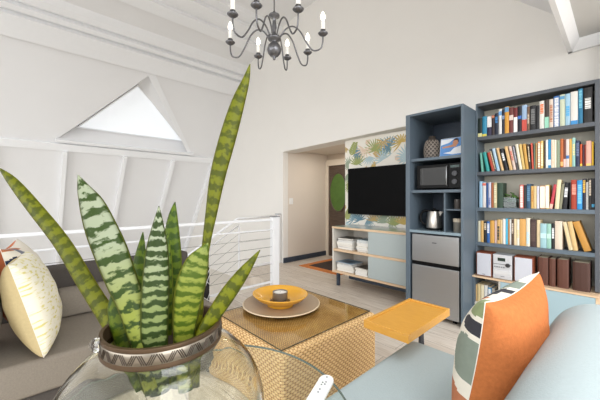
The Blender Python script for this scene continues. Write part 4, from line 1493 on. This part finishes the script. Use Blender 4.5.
# ------------------------------------------------------------------ grey sofa on the left
t = thing('grey_sofa', 'dark grey woven sofa in front of the stair railing', 'sofa', (-2.4, .3, 0))
obj('base', boxes((-2.80, -1.96, -.62, 1.10, .07, .26)), GREYDK, t, bevel=0.02)
obj('seat_cushion', boxes((-2.65, -1.93, -.40, 1.06, .262, .435)), GREYSOFA, t, bevel=0.022, seg=4, smooth=True)
bm = B()
extrude(bm, [(-2.475, .18, .437), (-2.655, .18, .437), (-2.655, .18, .585), (-2.62, .18, .605), (-2.55, .18, .61), (-2.505, .18, .585), (-2.48, .18, .53)], (0, .87, 0))
obj('back_cushion', bm, GREYSOFA, t, bevel=0.02, smooth=True, seg=3)
bm = B()
extrude(bm, [(-2.66, -.62, .26), (-2.82, -.62, .26), (-2.86, -.62, .73), (-2.70, -.62, .735)], (0, 1.74, 0))
obj('backrest', bm, GREYDK, t, bevel=0.02, seg=3)
obj('armrest', boxes((-2.65, -1.96, -.62, -.405, .262, .64)), GREYSOFA, t, bevel=0.03, seg=4)
for x in (-2.8, -2.02):
    for y in (-.55, 1.0):
        obj('leg', boxes((x, x + .05, y, y + .05, 0, .071)), BLACK, t)

# black basket by the end of the grey sofa
t = thing('basket', 'black hexagonal basket with white lines at the end of the grey sofa', 'basket', (-3.06, 1.37, 0))
bc = Vector((-3.06, 1.37, 0))
bm = B()
lathe(bm, [(0, .005), (.115, .005), (.12, .02), (.12, .48), (.11, .48), (.11, .03), (0, .03)], bc, 6)
obj('body', bm, mat('black woven basket', (40, 38, 38), 0.8, var=0.2, vscale=60), t)
bm = B()
hx = [(bc.x + .122 * math.cos(PI / 3 * i), bc.y + .122 * math.sin(PI / 3 * i)) for i in range(6)]
for i in range(6):
    (a, b_), (c, d) = hx[i], hx[(i + 1) % 6]
    for z0_, z1_ in ((.05, .20), (.20, .12), (.24, .40), (.40, .30), (.34, .46)):
        tube(bm, [(a, b_, z0_), (c, d, z1_)], .004, 5)
obj('line_pattern', bm, WHITEP, t)

# ------------------------------------------------------------------ pale blue sofa on the right
t = thing('blue_sofa', 'pale blue upholstered sofa in the right foreground', 'sofa', (-.35, 1.1, 0))
bm = B()
box(bm, -.80, -.22, .72, 1.585, .24, .452)
obj('seat_cushion', bm, TEAL, t, bevel=0.05, seg=6, smooth=True)
obj('base_frame', boxes((-.76, .10, .50, 1.54, .10, .24)), mat('charcoal sofa base', (60, 60, 62), 0.7), t, bevel=0.01)
bm = B()
prof = [(-.35, .40), (-.225, .655), (-.178, .755), (-.142, .808), (-.092, .842), (-.03, .850), (.04, .835), (.09, .80), (.12, .73), (.13, .55), (.13, .242), (-.35, .242)]
pts = spline(prof[:10], 5) + [prof[10], prof[11]]
extrude(bm, [(x, .42, z) for x, z in pts], (0, 1.07, 0))
obj('backrest', bm, TEAL, t, bevel=0.022, seg=4, smooth=True, flat_angle=40)
bm = B()
ring = [(-.278, .55), (-.205, .70), (-.152, .795), (-.092, .842), (-.03, .850)]
tube(bm, [(x - .006, .62 + .0 * i, z + .003) for i, (x, z) in enumerate(spline(ring, 6))], .004, 6)
obj('seam_piping', bm, TEAL, t, smooth=True)
for x in (-.72, .03):
    for y in (.56, 1.44):
        obj('leg', boxes((x, x + .04, y, y + .04, 0, .101)), BLACK, t)

# side table with a yellow wooden tray top
HON = wood_mat('honey yellow wood', (214, 158, 68), (206, 148, 58), (3, 14, 14), 0.35)
t = thing('side_table', 'small side table with honey yellow tray top over the sofa seat', 'side table', (-.78, 1.66, 0))
X0, X1, Y0, Y1 = -.895, -.655, 1.275, 1.755
obj('top', boxes((X0, X1, Y0, Y1, .562, .596)), HON, t, bevel=0.003)
obj('top_rim', boxes((X0, X1, Y0, Y0 + .022, .596, .603), (X0, X1, Y1 - .022, Y1, .596, .603), (X0, X0 + .018, Y0 + .022, Y1 - .022, .596, .603), (X1 - .018, X1, Y0 + .022, Y1 - .022, .596, .603)), HON, t, bevel=0.002)
DKM = mat('dark grey metal', (58, 58, 62), 0.4, 0.5)
for yy in (1.625, 1.70):
    bm = B()
    tube(bm, [(-.775, 1.66, .562), (-.775, yy, .02)], .011, 8)
    obj('leg', bm, DKM, t, smooth=True)
obj('foot_bar', boxes((-.86, -.69, 1.61, 1.715, 0, .02)), DKM, t, bevel=0.003)

# ------------------------------------------------------------------ round glass table in the foreground
tcx, tcy, tr = -.78, .33, .437
t = thing('glass_table', 'round glass-topped table in the foreground under the snake plant', 'table', (tcx, tcy, 0))
bm = B()
lathe(bm, [(0, .611), (tr - .004, .611), (tr, .615), (tr, .617), (tr - .004, .621), (0, .621)], (tcx, tcy, 0), 96)
TG = pane_mat('clear table glass', (249, 252, 250))
obj('glass_top', bm, TG, t)
bm = B()
tube(bm, [(tcx + (tr + .0005) * math.cos(2 * PI * i / 96), tcy + (tr + .0005) * math.sin(2 * PI * i / 96), .616) for i in range(97)], .0036, 6, False)
obj('glass_edge', bm, mat('grey green glass edge', (96, 108, 100), 0.15), t, smooth=True)
bm = B()
lathe(bm, [(0, 0), (.18, 0), (.18, .012), (.03, .022), (.022, .05), (.022, .59), (.07, .600), (.07, .6105), (0, .6105)], (-.66, .235, 0), 40)
obj('pedestal', bm, mat('satin metal', (170, 168, 164), 0.3, 0.9), t, smooth=True, flat_angle=40)

# white remote control on the glass
t = thing('remote_control', 'white remote control lying on the round glass table', 'remote control', (-.64, .67, .621))
a_, b2 = Vector((-.660, .744, .6215)), Vector((-.585, .570, .6215))
dr_ = (b2 - a_).normalized()
sd = Vector((-dr_.y, dr_.x, 0))
out = []
hw = .0235
for i in range(13):
    an = PI / 2 + PI * i / 12
    out.append(a_ + dr_ * (hw + hw * math.cos(an)) + sd * hw * math.sin(an))
for i in range(13):
    an = -PI / 2 + PI * i / 12
    out.append(b2 - dr_ * hw + dr_ * hw * math.cos(an) + sd * hw * math.sin(an))
bm = B()
extrude(bm, out, (0, 0, .017))
obj('shell', bm, WHITEP, t, bevel=0.006, seg=4, smooth=True)
for k, (s, q) in enumerate(((.018, 0), (.044, .006), (.050, -.003), (.056, .006), (.062, -.003), (.085, 0), (.10, 0))):
    bm = B()
    c = a_ + dr_ * s + sd * q
    lathe(bm, [(0, .0165), (.0028, .0165), (.0028, .0185), (0, .0185)], c, 12)
    obj('button', bm, mat('grey rubber button', (120, 126, 128), 0.6), t)

# ------------------------------------------------------------------ glass vase with metal collar
vcx, vcy = -.640, .216
t = thing('glass_vase', 'big round glass vase with engraved metal collar on the glass table', 'vase', (vcx, vcy, .621))
VG = glass_mat('pale yellowish glass', (248, 247, 238), 1.42)
bm = B()
prof = [(0, .001), (.10, .001), (.130, .012), (.165, .045), (.193, .095), (.204, .15), (.198, .20), (.178, .245), (.148, .280), (.122, .298), (.111, .308), (.107, .318), (.104, .318), (.103, .300), (0, .300)]
outer = spline(prof[:12], 4) + [(.107, .318), (.104, .318)]
inner = [(r - .005, z) for r, z in prof[4:11]][::-1]
lathe(bm, outer + [(.1045, .308)] + spline(inner + [(.124, .020), (.098, .009), (0, .009)], 4), (vcx, vcy, .621), 80)
obj('glass_body', bm, VG, t, smooth=True, flat_angle=50)
COP = mat('rust brown metal', (78, 60, 42), 0.42, 0.4, var=0.3, vscale=30)
SILV = mat('aged silver', (138, 130, 118), 0.3, 0.9, var=0.25, vscale=12)
bm = B()
zc = .621 + .306
lathe(bm, [(.1045, .0), (.1125, .001), (.1135, .005), (.1120, .009), (.1120, .031), (.1135, .034), (.1125, .038), (.1060, .038), (.1045, .032)], (vcx, vcy, zc), 80, closed=True)
cl = obj('collar', bm, COP, t, smooth=True, flat_angle=50)
bm = B()
lathe(bm, [(.1122, .0095), (.1130, .0105), (.1130, .0295), (.1122, .0305)], (vcx, vcy, zc), 80)
obj('silver_band', bm, SILV, cl, smooth=True)
bm = B()
nz = 44
for i in range(nz):
    a0_ = 2 * PI * i / nz
    for k, (d0, d1) in enumerate(((0, .55), (.22, .77), (.44, .99))):
        za, zb = (.0115, .0285) if i % 2 == 0 else (.0285, .0115)
        pa = a0_ + d0 * 2 * PI / nz
        pb = a0_ + d1 * 2 * PI / nz
        r_ = .1134
        tube(bm, [(vcx + r_ * math.cos(pa), vcy + r_ * math.sin(pa), zc + za), (vcx + r_ * math.cos(pb), vcy + r_ * math.sin(pb), zc + zb)], .0009, 4)
obj('engraving', bm, mat('dark engraving', (64, 54, 44), 0.5, 0.5), cl)
bm = B()
kp = Vector((vcx, vcy, zc + .03)) + Vector((.0, -1, 0)).normalized() * .117
bmesh.ops.create_uvsphere(bm, u_segments=16, v_segments=12, radius=.012, matrix=Matrix.Translation(kp))
obj('glass_knob', bm, glass_mat('clear knob glass', (250, 250, 250), 1.45), t, smooth=True)

# ------------------------------------------------------------------ snake plant
LM = {'silver': leaf_mat('silver banded leaf', (40, 58, 12), (130, 138, 114), (84, 92, 22), 190, .42, .22),
      'pale': leaf_mat('pale banded leaf', (62, 80, 14), (116, 126, 64), (106, 112, 34), 320, .5, .3, (118, 126, 42)),
      'striped': leaf_mat('striped silver leaf', (38, 54, 16), (134, 142, 118), (76, 86, 28), 330, .62, .2, (112, 124, 74)),
      'green': leaf_mat('green leaf', (42, 62, 8), (74, 92, 16), (88, 98, 22), 240, .5, .3, (80, 94, 14)),
      'olive': leaf_mat('olive leaf', (62, 68, 6), (92, 96, 10), (110, 110, 22), 200, .5, .3, (98, 102, 8))}
LEAVES = [
    ('long slender arching olive leaf', 'olive', 0.2,
     [(-0.6435, 0.1895, 0.832, 0.012), (-0.6988, 0.1595, 0.9059, 0.0176), (-0.7533, 0.1376, 0.962, 0.0183), (-0.816, 0.107, 1.0302, 0.0179), (-0.8907, 0.0708, 1.115, 0.0175), (-0.9787, 0.0204, 1.203, 0.0158), (-1.0395, -0.0156, 1.2625, 0.0112), (-1.0741, -0.0381, 1.2935, 0.0025)]),
    ('broad silver banded leaf', 'silver', 0.1,
     [(-0.5981, 0.1796, 0.8523, 0.0121), (-0.6217, 0.1689, 0.9407, 0.019), (-0.6458, 0.1577, 1.0112, 0.0242), (-0.6646, 0.1448, 1.0581, 0.0273), (-0.6851, 0.1302, 1.1138, 0.0295), (-0.7044, 0.1168, 1.1605, 0.0278), (-0.7226, 0.1046, 1.206, 0.022), (-0.7396, 0.0936, 1.2382, 0.0121), (-0.754, 0.0855, 1.2668, 0.001)]),
    ('short dark green leaf', 'green', 0.3,
     [(-0.7139, 0.202, 0.7932, 0.0088), (-0.7314, 0.1905, 0.8875, 0.0155), (-0.7369, 0.1919, 0.9699, 0.019), (-0.7408, 0.195, 1.0467, 0.0169), (-0.7432, 0.1998, 1.0976, 0.0102), (-0.7456, 0.2046, 1.1424, 0.0011)]),
    ('upright silver banded leaf', 'striped', 0,
     [(-0.5984, 0.1939, 0.8457, 0.0171), (-0.6102, 0.1886, 0.9325, 0.023), (-0.6155, 0.1902, 1.0035, 0.0251), (-0.6194, 0.1933, 1.0601, 0.0244), (-0.6234, 0.1964, 1.1138, 0.0206), (-0.6242, 0.1985, 1.1569, 0.0128), (-0.626, 0.2009, 1.2041, 0.001)]),
    ('plain green pointed leaf', 'green', 0.4,
     [(-0.679, 0.254, 0.7912, 0.0089), (-0.6891, 0.2578, 0.8981, 0.0125), (-0.6973, 0.2564, 0.9871, 0.016), (-0.704, 0.2566, 1.0728, 0.0184), (-0.7107, 0.2567, 1.1343, 0.0162), (-0.7142, 0.2603, 1.1803, 0.0093), (-0.7161, 0.2656, 1.2106, 0.0012)]),
    ('wide pale banded leaf', 'pale', 0,
     [(-0.5944, 0.2421, 0.832, 0.014), (-0.6021, 0.2412, 0.9235, 0.0192), (-0.5994, 0.2442, 0.984, 0.0252), (-0.5925, 0.2515, 1.0446, 0.0292), (-0.5891, 0.2625, 1.0858, 0.0244), (-0.5827, 0.2724, 1.1098, 0.0133), (-0.5786, 0.2812, 1.1278, 0.001)]),
    ('very tall narrow upright leaf', 'olive', 0.2,
     [(-0.6509, 0.2696, 0.8086, 0.0066), (-0.6501, 0.2851, 0.9364, 0.0089), (-0.6457, 0.2971, 1.0355, 0.009), (-0.6428, 0.3076, 1.1135, 0.0091), (-0.6444, 0.3205, 1.1809, 0.0126), (-0.6426, 0.3371, 1.2737, 0.0175), (-0.6357, 0.3593, 1.3644, 0.0189), (-0.6283, 0.3819, 1.448, 0.0156), (-0.6194, 0.3987, 1.5052, 0.0085), (-0.6171, 0.4086, 1.5461, 0.0012)]),
    ('leaf leaning to the right', 'olive', 0.1,
     [(-0.5944, 0.2421, 0.836, 0.008), (-0.5822, 0.27, 0.9374, 0.0132), (-0.5748, 0.2926, 0.9782, 0.0155), (-0.564, 0.3188, 1.0184, 0.0168), (-0.5541, 0.3441, 1.0536, 0.0139), (-0.5465, 0.367, 1.0835, 0.0076), (-0.5388, 0.3826, 1.1065, 0.0011)]),
    ('short leaf at the front rim', 'green', 0.2,
     [(-0.6298, 0.1675, 0.8482, 0.0077), (-0.6719, 0.1516, 0.9284, 0.0159), (-0.6858, 0.1441, 0.972, 0.018), (-0.697, 0.1394, 1.0042, 0.0131), (-0.7055, 0.1376, 1.035, 0.001)]),
    ('slim stem behind the wide leaf', 'olive', 0.2,
     [(-0.6098, 0.2696, 0.821, 0.0074), (-0.6195, 0.2739, 0.9277, 0.0107), (-0.62, 0.2808, 0.9899, 0.0097), (-0.6189, 0.2893, 1.0315, 0.0011)]),
    ('dark leaf behind the banded leaf', 'green', 0.5,
     [(-0.6602, 0.2302, 0.8104, 0.0085), (-0.6698, 0.2273, 0.904, 0.0129), (-0.6735, 0.2306, 0.999, 0.0141), (-0.6787, 0.2324, 1.0846, 0.012), (-0.6809, 0.2374, 1.1386, 0.0011)]),
]

t = thing('snake_plant', 'snake plant with tall banded sword leaves growing from the glass vase', 'plant', (vcx, vcy, .90))
CAMP = Vector((0, 0, 1.22))
for desc, style, tw, P in LEAVES:
    pts = spline(P, 6)
    bm = B()
    lay = bm.loops.layers.uv.verify()
    rows = []
    ln = 0
    for k, p in enumerate(pts):
        c = Vector(p[:3])
        a = Vector(pts[max(k - 1, 0)][:3])
        b_ = Vector(pts[min(k + 1, len(pts) - 1)][:3])
        tg = (b_ - a).normalized()
        vw = Vector((-.78, .22, -.1)).normalized()
        sd = tg.cross(vw).normalized()
        nn = sd.cross(tg).normalized()
        s2 = (sd * math.cos(tw) + nn * math.sin(tw)).normalized()
        n2 = s2.cross(tg).normalized()
        if k:
            ln += (c - Vector(pts[k - 1][:3])).length
        hw = max(p[3], .0006) / math.cos(tw)
        th = min(.0028, hw * .25)
        row = []
        for q in (-1, -.72, -.36, 0, .36, .72, 1):
            base = c + s2 * hw * q - n2 * hw * .22 * (1 - q * q)
            row.append((base, q))
        fr = [bm.verts.new(x + n2 * th * (1 - q ** 4)) for x, q in row]
        bk = [bm.verts.new(x - n2 * th * (1 - q ** 4)) for x, q in row[1:-1]]
        loop = fr + bk[::-1]
        us = [(q + 1) / 2 for _, q in row] + [(q + 1) / 2 for _, q in row[1:-1]][::-1]
        rows.append((loop, us, ln))
    for (la, ua, va), (lb, ub, vb) in zip(rows, rows[1:]):
        m_ = len(la)
        for i in range(m_):
            j = (i + 1) % m_
            f = bm.faces.new((la[i], la[j], lb[j], lb[i]))
            for l, uvv in zip(f.loops, ((ua[i], va), (ua[j], va), (ub[j], vb), (ub[i], vb))):
                l[lay].uv = uvv
    bm.faces.new(rows[0][0])
    bm.faces.new(rows[-1][0][::-1])
    o = obj('leaf', bm, LM[style], t, smooth=True)
    o['label'] = desc
bm = B()
lathe(bm, [(0, .004), (.075, .004), (.10, .0), (.10, .0005), (.0, .0005)], (vcx, vcy, .9215), 40)
sl_ = obj('plant_crown', bm, mat('dark wet fibre', (58, 44, 32), 0.9, var=0.4, vscale=50), t)

# ------------------------------------------------------------------ chandelier
chx, chy = -1.475, 1.155
t = thing('chandelier', 'pewter chandelier with eight curved arms and candle bulbs', 'chandelier', (chx, chy, 2.2))
bm = B()
lathe(bm, [(0, -.115), (.008, -.112), (.012, -.100), (.008, -.095), (.03, -.088), (.047, -.070), (.052, -.050), (.047, -.030), (.030, -.012), (.018, -.004), (.022, .004), (.044, .012), (.048, .022), (.040, .030), (.016, .036),
           (.012, .06), (.018, .09), (.013, .12), (.011, .15), (.038, .156), (.040, .164), (.014, .170), (.008, .19), (0, .19)], (chx, chy, 2.192), 28, .86, .86)
obj('column', bm, PEWTER, t, smooth=True)
bm = B()
tube(bm, [(chx, chy, 2.385), (chx, chy, 4.52)], .004, 8)
obj('suspension_rod', bm, PEWTER, t)
BULB = mat('glowing candle bulb', (255, 250, 238), 0.3, emit=(255, 244, 224), es=4.0)
SLEEVE = mat('white candle sleeve', (240, 238, 232), 0.5)
for ang in (-87, -56, -13, 42, 92, 124, 164, 212):
    a = math.radians(ang)
    R = .302

    def q(r, z):
        return (chx + r * math.cos(a), chy + r * math.sin(a), 2.2 + z)
    bm = B()
    tube(bm, spline([q(.035, .018), q(.07, .065), q(.115, .082), (q(.16, .05)), q(.20, -.02), q(.24, -.072), q(.285, -.065), q(.30, -.03), q(R, .02)], 5), .0048, 8)
    arm = obj('arm', bm, PEWTER, t, smooth=True)
    bm = B()
    lathe(bm, [(0, .012), (.010, .012), (.024, .022), (.031, .029), (.029, .031), (.018, .028), (.016, .05), (0, .05)], q(R, 0), 20)
    obj('drip_pan', bm, PEWTER, arm, smooth=True)
    bm = B()
    lathe(bm, [(0, .028), (.0125, .028), (.0125, .105), (.008, .110), (0, .110)], q(R, 0), 16)
    obj('candle_sleeve', bm, SLEEVE, arm, smooth=True, flat_angle=40)
    bm = B()
    lathe(bm, [(0, .108), (.008, .110), (.014, .126), (.012, .142), (.005, .158), (0, .166)], q(R, 0), 16)
    obj('bulb', bm, BULB, arm, smooth=True)
